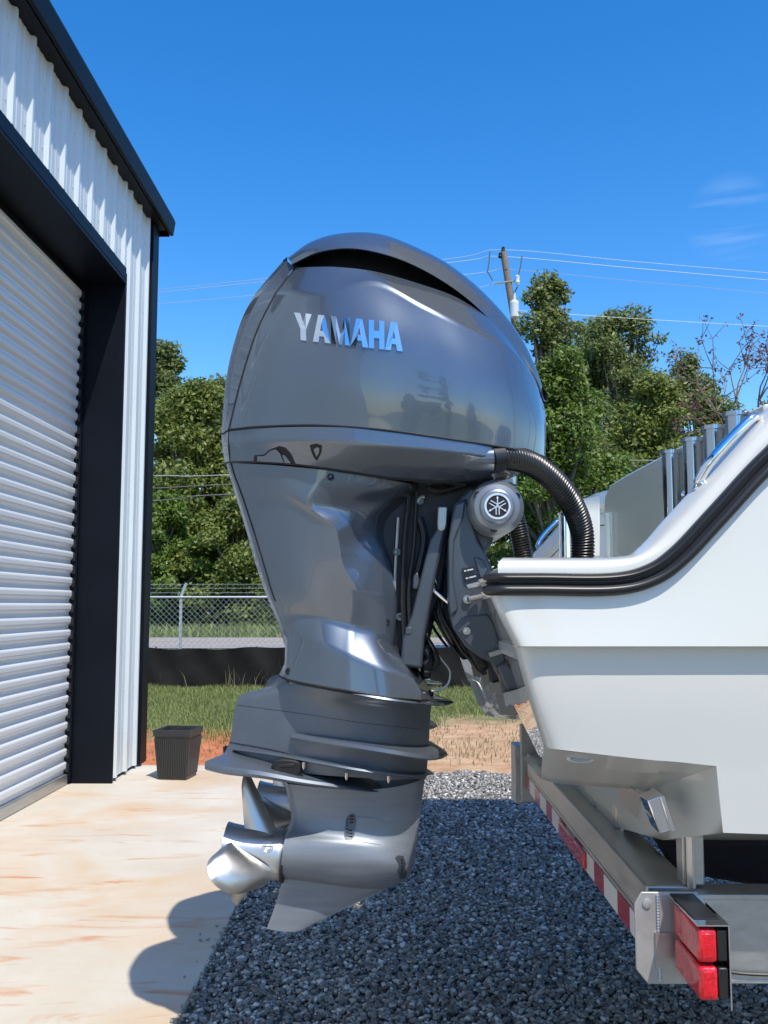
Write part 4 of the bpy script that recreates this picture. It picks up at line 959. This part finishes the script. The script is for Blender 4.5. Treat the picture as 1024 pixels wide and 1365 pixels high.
# steering cap with emblem
cc = E(662, 676, .255); rad = .0775
m = MB(); m.lathe(cc + Vector((0, .0, 0)), (0, 1, 0), [(-.022, 0), (-.022, .042), (-.020, .046), (-.015, .049), (-.012, .062), (.0, .0725), (.014, rad), (.05, rad), (.052, rad - .004), (.056, rad - .004), (.058, rad), (.36, rad), (.40, rad * .9), (.42, 0)], 64)
cap = m.build('steering_cap', M['cap'], eng, angle=24)
m = MB(); m.lathe(cc, (0, 1, 0), [(-.0245, 0), (-.0245, .031), (-.0235, .031)], 48); m.build('emblem_disc', M['seam'], cap)
m = MB(); m.lathe(cc, (0, 1, 0), [(-.0225, .0305), (-.0265, .0305), (-.0265, .0360), (-.0225, .0360)], 48); m.build('emblem_ring', M['emblem'], cap)
def tuning_fork(ang):
    ca_, sa = math.cos(ang), math.sin(ang); W_ = lambda x, z: Vector((1.12 * (x * ca_ - z * sa), -.0245, 1.12 * (x * sa + z * ca_))) + cc
    m = MB()
    for loop in ([(-.0011, .002), (.0011, .002), (.0011, .018), (.0026, .020), (.0, .026), (-.0026, .020), (-.0011, .018)],
                 [(-.0048, -.002), (-.0026, -.002), (-.0026, -.021), (-.0048, -.021)], [(.0026, -.002), (.0048, -.002), (.0048, -.021), (.0026, -.021)],
                 [(-.0048, -.003), (-.0026, .003), (.0026, .003), (.0048, -.003), (.0026, -.002), (-.0026, -.002)]):
        m.prism([W_(x, z) for x, z in loop], (0, -.0018, 0))
    return m.build('tuning_fork', M['emblem'], cap, smooth=False)
for k in range(3): tuning_fork(k * 2 * math.pi / 3)
for a in (R(148), R(28), R(262)):
    q = cc + Vector((math.cos(a) * .063, -.004, math.sin(a) * .063)); m = MB(); m.lathe(q, (0, -1, 0), [(-.01, .0095), (.006, .0095), (.006, .0065), (.001, .006), (.001, 0)], 16); m.build('cap_screw', M['seam'], cap)
nk = [(612, 668), (632, 640), (664, 634), (640, 660), (640, 720), (652, 722), (664, 716), (676, 714), (668, 724), (655, 736), (645, 740), (632, 715)]
m = MB(); m.prism([E(a, b, .16) for a, b in [(608, 668), (626, 648), (650, 650), (660, 716), (646, 742), (630, 715)]], (0, .30, 0)); m.build('swivel_bracket', M['bracket'], eng, bevel=.012, seg=3)
sa_ = [(583, 674), (598, 674), (597, 703), (593, 712), (581, 770), (572, 818), (566, 850), (563, 892), (534, 888), (537, 850), (549, 820), (561, 770), (573, 720), (582, 706)]
m = MB(); m.prism([E(a, b, .165) for a, b in sa_], (0, .09, 0)); arm = m.build('steering_arm', M['bracket'], eng, bevel=.009, seg=3)
m = MB(); m.prism([E(a, b, .172) for a, b in ((584, 675), (597, 675), (596, 698), (594, 706), (589, 709), (584, 706), (583, 698))], (0, .02, 0)); m.build('arm_end', M['alu'], arm, bevel=.004)
m = MB(); m.prism([E(a, b, .168) for a, b in ((541, 836), (549, 836), (549, 845), (541, 845))], (0, .01, 0)); m.build('arm_plug', M['bracket'], arm, bevel=.001)
m = MB(); m.prism([E(a, b, .14) for a, b in ((551, 768), (557, 762), (560, 776), (556, 787), (550, 784))], (0, .03, 0)); m.build('arm_stop', M['bracket'], arm, bevel=.004)
sw = [(566, 700), (590, 690), (597, 720), (596, 760), (586, 800), (574, 850), (566, 860), (560, 840), (570, 790)]
m = MB(); m.prism([E(a, b, .08) for a, b in sw], (0, .16, 0)); m.build('swivel_tube', M['guts'], eng, bevel=.012)
p0, p1, p2 = E(572, 775, .12), E(579, 788, .12), E(605, 808, .12)
m = MB(); m.tube([p0, p1], [.022, .014], 12); m.tube([p1, p2], .0095, 12); m.build('trim_rod', M['chrome'], eng)
tc_ = [(600, 790), (612, 800), (640, 866), (655, 890), (640, 900), (624, 872), (604, 838)]
m = MB(); m.prism([E(a, b, .10) for a, b in tc_], (0, .20, 0)); m.build('tilt_cylinder', M['black'], eng, bevel=.012)
for pts, r, mt in ((((566, 838), (574, 858), (590, 880), (600, 895), (597, 912), (585, 920), (575, 921)), .0035, 'alu'), (((568, 846), (578, 862), (586, 880), (580, 894), (566, 896)), .0045, 'black'), (((584, 800), (590, 822), (600, 840), (615, 866), (628, 880)), .006, 'black'), (((578, 812), (588, 838), (600, 858), (614, 876)), .005, 'black'), (((566, 866), (572, 878), (566, 886)), .009, 'guts')):
    s = cr(np.array([tuple(E(a, b, .09)) for a, b in pts]), 6); m = MB(); m.tube([Vector(q) for q in s], r, 7); m.build('hydraulic_line', M[mt], eng)
m = MB(); m.prism([E(a, b, .06) for a, b in ((562, 858), (574, 856), (580, 880), (574, 905), (562, 906))], (0, .12, 0)); m.build('lower_mount', M['black'], eng, bevel=.008)
# rigging hose, corrugated
hp = [(650, 612, .265), (668, 610, .25), (690, 612, .22), (715, 622, .18), (742, 644, .13), (763, 673, .08), (775, 705, .04), (777, 735, .02), (774, 765, .01)]
s = cr(np.array([tuple(E(*p)) for p in hp]), 40); dd = np.concatenate([[0], np.cumsum(np.linalg.norm(np.diff(s, axis=0), axis=1))])
nn = int(dd[-1] / .0019); uu = np.linspace(0, dd[-1], nn); pp = np.stack([np.interp(uu, dd, s[:, k]) for k in range(3)], 1)
rr = [.0345 if u_ < .028 else .0335 + .0024 * math.sin(u_ / .0095 * 2 * math.pi) for u_ in uu]
m = MB(); m.tube([Vector(p) for p in pp], rr, 20); m.build('rigging_hose', M['hose'], eng, angle=70)
m = MB(); m.tube([E(653, 612, .263), E(668, 610, .25)], .0385, 24); m.build('hose_collar', M['black'], eng)
m = MB(); m.tube([E(600, 612, .255), E(630, 613, .262), E(657, 612, .262)], [.030, .036, .0365], 24); m.build('hose_outlet', M['paint'], eng)

# the second motor of the pair
eng2 = copy_tree(eng); eng2.location = (eng.location.x, D + .65, eng.location.z)
for ch in list(eng2.children):
    if ch.name.startswith('rigging_hose'): bpy.data.objects.remove(ch)
hp2 = [(640, 622), (662, 636), (678, 662), (688, 694), (695, 725), (699, 752), (700, 775)]
s = cr(np.array([tuple(P(a, b_, D + .52)) for a, b_ in hp2]), 40); dd = np.concatenate([[0], np.cumsum(np.linalg.norm(np.diff(s, axis=0), axis=1))])
uu = np.linspace(0, dd[-1], int(dd[-1] / .0019)); pp = np.stack([np.interp(uu, dd, s[:, k]) for k in range(3)], 1)
bpy.context.view_layer.update()
m = MB(); m.tube([Vector(p) for p in pp], [.0335 + .0024 * math.sin(u_ / .0095 * 2 * math.pi) for u_ in uu], 18); m.build('rigging_hose', M['hose'], eng2, angle=70)
eng2['label'] = 'farther grey outboard motor mostly hidden behind the nearer one'

# ================================================================== BOAT
BCY = 3.14
boat = thing('boat', 'white centre console boat with black rub rail on a trailer', 'boat', (P(700, 900, 1.95).x, BCY, 0.9))
def mirb(G):
    H = np.array(G, dtype=float).copy(); H[..., 1] = 2 * BCY - H[..., 1]; return H
X_ = [664, 720, 815, 866, 905, 955, 1024, 1090, 1250, 1900]
def rowp(ys, Y, xs=X_): return [P(x, y, Y) for x, y in zip(xs, ys)]
railb = rowp([793, 793, 793, 783, 757, 706, 634, 583, 562, 520], 1.930)
mida = [P(x, y, 1.925) for x, y in zip([680, 728, 818, 868, 905, 955, 1024, 1090, 1250, 1900], [828, 828, 826, 822, 812, 790, 756, 732, 715, 690])]
la = [P(x, y, 1.918) for x, y in zip([697, 742, 820, 868, 905, 955, 1024, 1090, 1250, 1900], [861.5] * 10)]
lb = [P(x, y, 1.948) for x, y in zip([698, 742, 820, 868, 905, 955, 1024, 1090, 1250, 1900], [864] * 10)]
mb_ = [P(x, y, 1.958) for x, y in zip([716, 755, 824, 868, 905, 955, 1024, 1090, 1250, 1900], [930, 932, 934, 936, 938, 940, 942, 942, 942, 942])]
ch = [P(x, y, 1.975) for x, y in zip([738, 770, 830, 868, 905, 955, 1024, 1090, 1250, 1900], [999, 1002, 1009, 1013, 1016, 1021, 1026, 1028, 1030, 1034])]
ch2 = [P(x, y, 1.99) for x, y in zip([964, 1024, 1090, 1250, 1900], [1110, 1112, 1113, 1116, 1120])]
def rounded_aft(rows):  # add two columns that roll the side into the transom
    out = []
    for r in rows:
        p = Vector(r[0]); out.append([p + Vector((-.012, .052, 0)), p + Vector((-.008, .020, 0)), p + Vector((.004, .004, 0))] + [Vector(q) for q in r[1:]])
    return out
up = rounded_aft([railb, mida, la]); lo = rounded_aft([lb, mb_, ch])
m = MB(); G1_ = surf(up, 5, 4); G2_ = surf(lo, 5, 4); Gl = np.array([G1_[-1], G2_[0]])
Gc = surf([ch[5:], ch2[0:1] + ch2[1:]], 4, 3)
for G in (G1_, Gl, G2_, Gc): m.grid(G)
hull = m.build('hull_side', M['gel'], boat, angle=35)
m = MB()
for G in (G1_, Gl, G2_, Gc): m.grid(mirb(G))
m.build('hull_side', M['gel'], boat, angle=35)
# chine corner radius strip, underside, step
edge_ch = G2_[-1]; inner_px = [(721, 1038), (733, 1042), (751, 1045), (790, 1048), (830, 1051), (866, 1054)]
m = MB()
near_l = [Vector(edge_ch[0]), Vector(edge_ch[3]), P(750, 1000.5, 1.975), P(800, 1005.5, 1.975), P(868, 1013, 1.975), P(955, 1021, 1.975)]
in_l = [P(a, b, 2.30) for a, b in inner_px]
gro = [a.lerp(b, .30) + Vector((0, 0, -.006)) for a, b in zip(near_l, in_l)]; gro2 = [a.lerp(b, .36) + Vector((0, 0, .012)) for a, b in zip(near_l, in_l)]
gro[-1] = near_l[-1].lerp(in_l[-1], .30); gro2[-1] = near_l[-1].lerp(in_l[-1], .36)
cenl = [Vector((p.x, 2.672, p.z)) for p in in_l]
G = surf([near_l, gro, gro2, in_l, cenl], 4, 4, crow=(1, 2, 3)); m.grid(G); m.grid(mirb(G))
stepf = [[P(955, 1021, 1.976), P(964, 1110, 1.99)], [P(866, 1054, 2.30), P(884, 1120, 2.30)], [Vector((P(866, 1054, 2.3).x, BCY, P(866, 1054, 2.3).z)), Vector((P(884, 1120, 2.3).x, BCY, .80))]]
G = surf(stepf, 4, 4, crow=(1,)); m.grid(G); m.grid(mirb(G))
b0 = P(964, 1110, 1.99); k0 = P(884, 1120, 2.30)
G = np.array([[tuple(b0), (4.5, 1.99, b0.z)], [tuple(k0), (4.5, 2.3, k0.z)], [(k0.x, BCY, .80), (4.5, BCY, .80)]]); m.grid(G); m.grid(mirb(G))
m.build('hull_underside', M['gel'], boat, angle=30)
# transom
tl_ = [Vector(G1_[i][0]) for i in (0, 4, 8)] + [Vector(G2_[i][0]) for i in (0, 4, 8)]
tl_ = [Vector((p.x - .0, p.y, p.z)) for p in tl_]
TA, TB = tl_[0], tl_[-1]
def tx(y, z):  # the transom leans and sits a little forward of the rounded corner
    x = TA.x + (TB.x - TA.x) * (z - TA.z) / (TB.z - TA.z); e = min(1, max(0, (min(y, 2 * BCY - y) - 1.98) / .14))
    return x + e * (.042 + .012 * min(1, max(0, (z - 1.2) / .35)))
zc = P(720, 1038, 2.30).z
half = [(1.99, TA.z), (2.02, TB.z - .005), (2.30, zc), (2.67, zc), (2.85, 1.19), (2.92, 1.28), (3.0, 1.335), (BCY, 1.35)]
def tface(y0, y1, zlo0, zlo1):
    return [(y0, zlo0), (y1, zlo1)]
m = MB()
def lowz(y):
    yy = [q[0] for q in half[1:]]; zz = [q[1] for q in half[1:]]; return float(np.interp(y, yy, zz))
ys_ = sorted(set([2.10] + [q[0] for q in half[2:]] + list(np.linspace(2.12, BCY, 16))))
rows = []
for t in np.linspace(0, 1, 9):
    rows.append([(tx(y, lowz(y) + (TA.z - lowz(y)) * t), y, lowz(y) + (TA.z - lowz(y)) * t) for y in ys_])
G = np.array(rows); m.grid(G); m.grid(mirb(G))
sp = [tuple(p) for p in tl_] + [(TB.x + .012, 2.06, float(np.interp(2.06, [2.02, 2.30], [TB.z - .005, zc])))]
G = np.array([sp, [(tx(2.10, p[2]), 2.101, p[2]) for p in sp[:-1]] + [(tx(2.10, lowz(2.10)), 2.101, lowz(2.10))]]); m.grid(G); m.grid(mirb(G))
tn = [(y, lowz(y)) for y in ys_ if y >= 2.669]; mt_ = MB()
G = np.array([[(tx(y, z) + .001, y, z) for y, z in tn], [(.9, y, z) for y, z in tn], [(4.5, y, z) for y, z in tn]]); mt_.grid(G); mt_.grid(mirb(G)); mt_.build('tunnel', M['gel'], boat, angle=40)
m.build('transom', M['gel_gloss'], boat, angle=60)
# coaming
c0 = rowp([764, 764, 763, 750, 722, 668, 592, 541, 520, 478], 1.930)
c1 = [P(x, y, 1.934) for x, y in zip([664, 720, 818, 864, 902, 952, 1024, 1090, 1250, 1900], [752, 752, 751, 739, 711, 657, 578, 527, 506, 464])]
c2 = [P(x, y, 1.955) for x, y in zip([668, 720, 820, 858, 898, 948, 1024, 1090, 1250, 1900], [746, 746, 745, 735, 699, 644, 560, 511, 491, 450])]
c3 = [P(x, y, 2.03) for x, y in zip([672, 720, 822, 850, 890, 943, 1024, 1090, 1250, 1900], [744, 744, 743, 731, 687, 630, 542, 496, 477, 437])]
c4 = [Vector((p.x, p.y + .012, p.z - .02)) for p in c3]; c5 = [Vector((p.x, p.y + .02, p.z - .06)) for p in c3]
cb = rowp([790, 790, 790, 780, 754, 703, 631, 580, 559, 517], 1.935)
m = MB(); G = surf([cb, c0, c1, c2, c3, c4, c5], 6, 4); m.grid(G); m.grid(mirb(G))
e0 = [Vector(p) for p in G[:, 0]]; tcg = np.array([[tuple(p) for p in e0], [(p.x + .004, p.y + .03, p.z) for p in e0], [(p.x + .05, p.y + .16, p.z) for p in e0], [(p.x + .05, BCY, p.z) for p in e0]]); m.grid(tcg); m.grid(mirb(tcg))
m.build('coaming', M['gel'], boat, angle=45)
m = MB(); z0 = c3[0].z - .2; m.box((c3[0].x + .05, 2.06, z0 - .03), (4.4, 2 * BCY - 2.06, z0)); m.build('deck', M['gel'], boat)
# rub rail
def sweep(path, prof):
    path = [Vector(p) for p in path]; rows = []
    for i, p in enumerate(path):
        t = (path[min(i + 1, len(path) - 1)] - path[max(i - 1, 0)]).normalized(); up_ = Vector((0, 0, 1)); n = (up_ - t * up_.dot(t)).normalized(); o_ = t.cross(n)
        rows.append([tuple(p + n * a + o_ * b) for a, b in prof])
    return np.array(rows)
prof = [(-.024, -.004), (-.0235, .012), (-.019, .021), (-.012, .0235), (-.006, .021), (-.003, .014), (-.0005, .013), (.002, .017), (.0045, .0135), (.007, .0135), (.009, .020), (.014, .022), (.019, .019), (.0225, .010), (.0235, -.004)]
rp_ = rowp([778.5, 778.5, 778.5, 767, 740, 687, 613, 562, 541, 499], 1.930); rs = cr(np.array([tuple(p) for p in rp_]), 10)
aft = [Vector(rs[0]) + Vector(q) for q in ((.05, .30, 0), (.035, .12, 0), (.010, .06, 0), (-.004, .038, 0), (-.008, .020, 0), (-.005, .006, 0))]
path = [tuple(p) for p in aft] + [tuple(p) for p in rs[1:]]
G = sweep(path, prof); m = MB(); m.grid(G); m.add([tuple(p) for p in G[0]], [tuple(range(len(prof)))]); m.build('rub_rail', M['rubber'], boat, angle=50)
m = MB(); m.grid(mirb(G)); m.build('rub_rail', M['rubber'], boat, angle=50)
# underwater light under the chine
c = P(773, 1014, 2.04); m = MB(); el_ = []
for k in range(22):
    a = 2 * math.pi * k / 22; el_.append(P(775 + 20 * math.cos(a), 1012.5 + 6.5 * math.sin(a), 2.02))
m.prism(el_, (0, .03, .02)); ul = m.build('underwater_light', M['steel'], boat, bevel=.003)
m = MB(); m.prism([P(775 + 13 * math.cos(2 * math.pi * k / 16), 1012.5 + 3.6 * math.sin(2 * math.pi * k / 16), 2.012) for k in range(16)], (0, .01, 0)); m.build('light_lens', M['foam'], ul)
# trim tab and its bracket
m = MB(); m.prism([P(863, 1067, 2.10), P(884, 1059, 2.10), P(899, 1107, 2.10), P(880, 1112, 2.10)], (0.0, .07, 0)); tt = m.build('trim_tab', M['chrome'], boat, bevel=.003)
m = MB(); m.prism([P(880, 1062, 2.09), P(886, 1060, 2.09), P(901, 1107, 2.09), P(895, 1109, 2.09)], (0, .09, 0)); m.build('tab_hinge', M['chrome'], tt, bevel=.002)
m = MB(); m.prism([P(852, 1058, 2.2), P(854, 1058, 2.2), P(855, 1094, 2.2), P(853, 1094, 2.2)], (.0, .2, 0)); m.build('tab_bracket', M['alu'], tt)
# cockpit bulkhead with rod holders
BX = .83; zt = 1.955
m = MB(); lp = []
for y, z in ((2.06, zt - .005), (2.6, zt + .004), (3.3, zt + .008), (3.56, zt + .004), (3.64, zt - .03), (3.66, zt - .08), (3.67, 1.3), (2.06, 1.3)): lp.append((BX, y, z))
m.prism(lp, (.03, 0, 0)); bh = m.build('cockpit_bulkhead', M['gel'], boat, bevel=.006)
for (px_, yt) in ((894, 606), (923, 590), (951, 574), (981, 556)):
    Yr = P(px_, 600, 1).y * (BX - .035) / P(px_, 600, 1).x; q = P(px_, yt, Yr)
    m = MB(); m.tube([(q.x, Yr, q.z - .30), (q.x, Yr, q.z + .002)], .0245, 24, True); m.tube([(q.x, Yr, q.z + .0005), (q.x, Yr, q.z + .0105)], .0305, 24)
    rh = m.build('rod_holder', M['rod'], bh, angle=40)
    m = MB(); m.lathe((q.x + .028, Yr - .028, q.z - .12), (0, -1, 0), [(0, .012), (.004, .012), (.008, .006), (.009, 0)], 12); m.lathe((q.x + .028, Yr - .028, q.z - .15), (0, -1, 0), [(0, .012), (.004, .012), (.008, .006), (.009, 0)], 12); m.build('holder_bolt', M['chrome'], rh)
Yf = 4.02; m = MB(); m.prism([P(762, 742, Yf), P(764, 668, Yf), (P(793, 660, Yf)), P(800, 660, Yf), P(800, 742, Yf)], (0, .04, 0)); m.build('far_bulkhead', M['gel'], boat, bevel=.006)
m = MB(); q = P(752, 684, 3.98); m.tube([q, q - Vector((0, 0, .19))], .024, 16); m.tube([q, q - Vector((0, 0, .008))], .028, 16); m.build('rod_holder', M['chrome'], boat, angle=40)
# grab rail on the raised gunwale
gp = [(931, 644, 2.01), (934, 637, 2.0), (944, 620, 1.99), (962, 598, 1.985), (985, 574, 1.985), (1002, 558, 1.99), (1009, 556, 2.0), (1012, 560, 2.02)]
s = cr(np.array([tuple(P(*p)) for p in gp]), 8); m = MB(); m.tube([Vector(q) for q in s], [.011] * len(s), 14); gr_ = m.build('grab_rail', M['chrome'], boat, angle=60)
for a in (gp[0], gp[-1]):
    m = MB(); m.lathe(P(*a), (P(1024, 541, 2) - P(932, 642, 2)).cross(Vector((0, 1, 0))), [(-.01, .02), (.0, .02), (.004, .012)], 16); m.build('rail_base', M['chrome'], gr_)
gq = mirb(s); m = MB(); m.tube([Vector(q) for q in gq], .011, 12); m.build('grab_rail', M['chrome'], boat, angle=60)
# unseen canopy on four legs, added to cast the far shadow on the gravel
m = MB(); m.box((.55, 2.0, 5.45), (3.6, 4.35, 5.53)); ht_ = m.build('shadow_canopy', M['gel'], boat, bevel=.03)
for x, y in ((2.5, 2.3), (2.5, 4.0), (3.4, 2.3), (3.4, 4.0)):
    m = MB(); m.tube([(x, y, 1.4), (x - .2, y, 5.46)], .025, 10); m.build('shadow_canopy_leg', M['alu'], ht_)

# ================================================================== TRAILER
trl = thing('boat_trailer', 'aluminium boat trailer with red and white tape on its rear beam', 'trailer', (.66, BCY, 0.4))
bz1 = .834; bz0 = .752
m = MB(); m.box((.600, 2.20, bz0), (.715, 4.10, bz1)); beam = m.build('rear_beam', M['alu'], trl, bevel=.005)
m = MB(); m.box((.602, 2.14, bz0 - .075), (.64, 4.12, bz0 - .001)); m.build('beam_flange', M['alu'], trl)
yk = 2.20; k = 0
while yk < 4.05:
    ln = .155 if k % 2 == 0 else .125
    m = MB(); m.box((.5985, yk, bz0 - .070), (.601, yk + ln - .002, bz0 - .012)); m.build('reflector_tape', M['white_tape' if k % 2 == 0 else 'red_tape'], beam, smooth=False); yk += ln; k += 1
m = MB(); m.box((.588, 2.86, bz0 - .064), (.5983, 3.28, bz0 - .014)); m.build('marker_light', M['lens'], trl, bevel=.004)
# side rails
for ys, nm in ((2.155, 1), (4.10, 0)):
    m = MB(); m.box((.70, ys + .001, .640), (5.0, ys + .011, .826)); m.box((.70, ys, .816), (5.0, ys + .085, .828)); m.box((.70, ys, .638), (5.0, ys + .085, .648)); m.build('side_rail', M['alu'], trl, bevel=.002)
# near end plate: clipped corner plate with weld
zt_, zb_ = .836, .640
pp_ = [(.560, zt_ - .025), (.575, zt_), (.70, zt_), (.70, zb_), (.585, zb_), (.560, zb_ + .03)]
for ys in (2.146, 4.19):
    m = MB(); m.prism([(a, ys, b) for a, b in pp_], (0, .008, 0)); pl_ = m.build('end_plate', M['alu_plate'], trl, bevel=.002)
    m = MB()
    for i in range(30): z = zb_ + .008 + i * .0062; m.tube([(.6085, ys - .001, z), (.6125, ys - .0015, z + .002)], .0040, 5)
    m.build('weld_bead', M['alu'], pl_, kind='stuff')
    m = MB(); m.lathe((.587, ys, .812), (0, -1, 0), [(0, .010), (.004, .010), (.005, .006), (.005, 0)], 14); m.build('plate_bolt', M['alu_plate'], pl_)
# tail lights with folded metal guard
def tail(y0, y1, sgn):
    m = MB(); m.box((.634, min(y0, y1), .8290), (.6985, max(y0, y1), .8318)); m.box((.6955, min(y0, y1), .668), (.6985, max(y0, y1), .8288)); gd = m.build('light_guard', M['chrome'], trl)
    m = MB(); a, b = sorted((y0 + sgn * .035, y1)); m.box((.638, a, .8322), (.690, b, .8334)); m.build('guard_pad', M['black'], gd)
    for z0_, z1_ in ((.757, .822), (.684, .749)):
        a, b = sorted((y0 + sgn * .004, y1 - sgn * .03)); m = MB(); m.box((.636, a, z0_), (.674, b, z1_)); ls = m.build('tail_lens', M['lens'], gd, bevel=.007, seg=3)
        m = MB(); m.box((.6745, a + .002, z0_ + .002), (.695, b, z1_ - .002)); m.build('lamp_base', M['black'], ls, bevel=.003)
        m = MB(); m.box((.642, a - .0012, z0_ + .008), (.668, a + .003, z1_ - .008)); m.build('side_lens', M['lens'], ls, bevel=.002)
tail(1.945, 2.145, 1)
tail(4.40, 4.20, -1)
m = MB(); s = cr(np.array([(.694, 2.05, .74), (.705, 2.13, .735), (.712, 2.145, .70), (.74, 2.150, .672), (.84, 2.150, .660), (1.1, 2.150, .664), (2.0, 2.150, .66)]), 6); m.tube([Vector(q) for q in s], .004, 7); m.build('light_cable', M['black'], trl)
m = MB(); m.box((.56, 4.2, .60), (.60, 4.34, .85)); m.build('far_bracket', M['alu_plate'], trl, bevel=.004)
m = MB(); m.box((.58, 4.14, .62), (.66, 4.19, .95)); m.build('far_post', M['alu_plate'], trl, bevel=.004)
# uprights and bunks
for y, x, w in ((2.20, .685, .05), (2.74, .66, .055), (3.02, .66, .045), (3.5, .66, .05)):
    m = MB(); m.box((x, y, bz1), (x + w, y + .05, 1.0)); m.build('bunk_upright', M['alu'], trl, bevel=.004)
    m = MB(); m.tube([(x + w * .3, y - .012, bz1), (x + w * .3, y - .012, .98)], .010, 8); m.build('bunk_bolt', M['bolt'], trl)
for y in (2.28, 2.78):
    m = MB(); m.box((.70, y, .90 if y < 2.5 else .88), (4.5, y + .14, .965 if y < 2.5 else .96)); m.build('bunk', M['carpet'], trl, bevel=.01)
m = MB(); m.prism([(.70, 2.5, .96), (.70, 2.5, .88), (.76, 2.5, .78), (1.0, 2.5, .74), (4.5, 2.5, .74), (4.5, 2.5, .96)], (0, .07, 0)); m.build('bunk', M['carpet'], trl, bevel=.01)
for y in (3.4, 3.9):
    m = MB(); m.box((.76, y, .88), (4.5, y + .14, .96)); m.build('bunk', M['carpet'], trl, bevel=.01)
for x in (1.9, 3.6):
    m = MB(); m.box((x, 2.17, .70), (x + .1, 4.10, .80)); m.build('cross_beam', M['alu'], trl, bevel=.004)
trl.location += Vector((-.026, 0, .030))
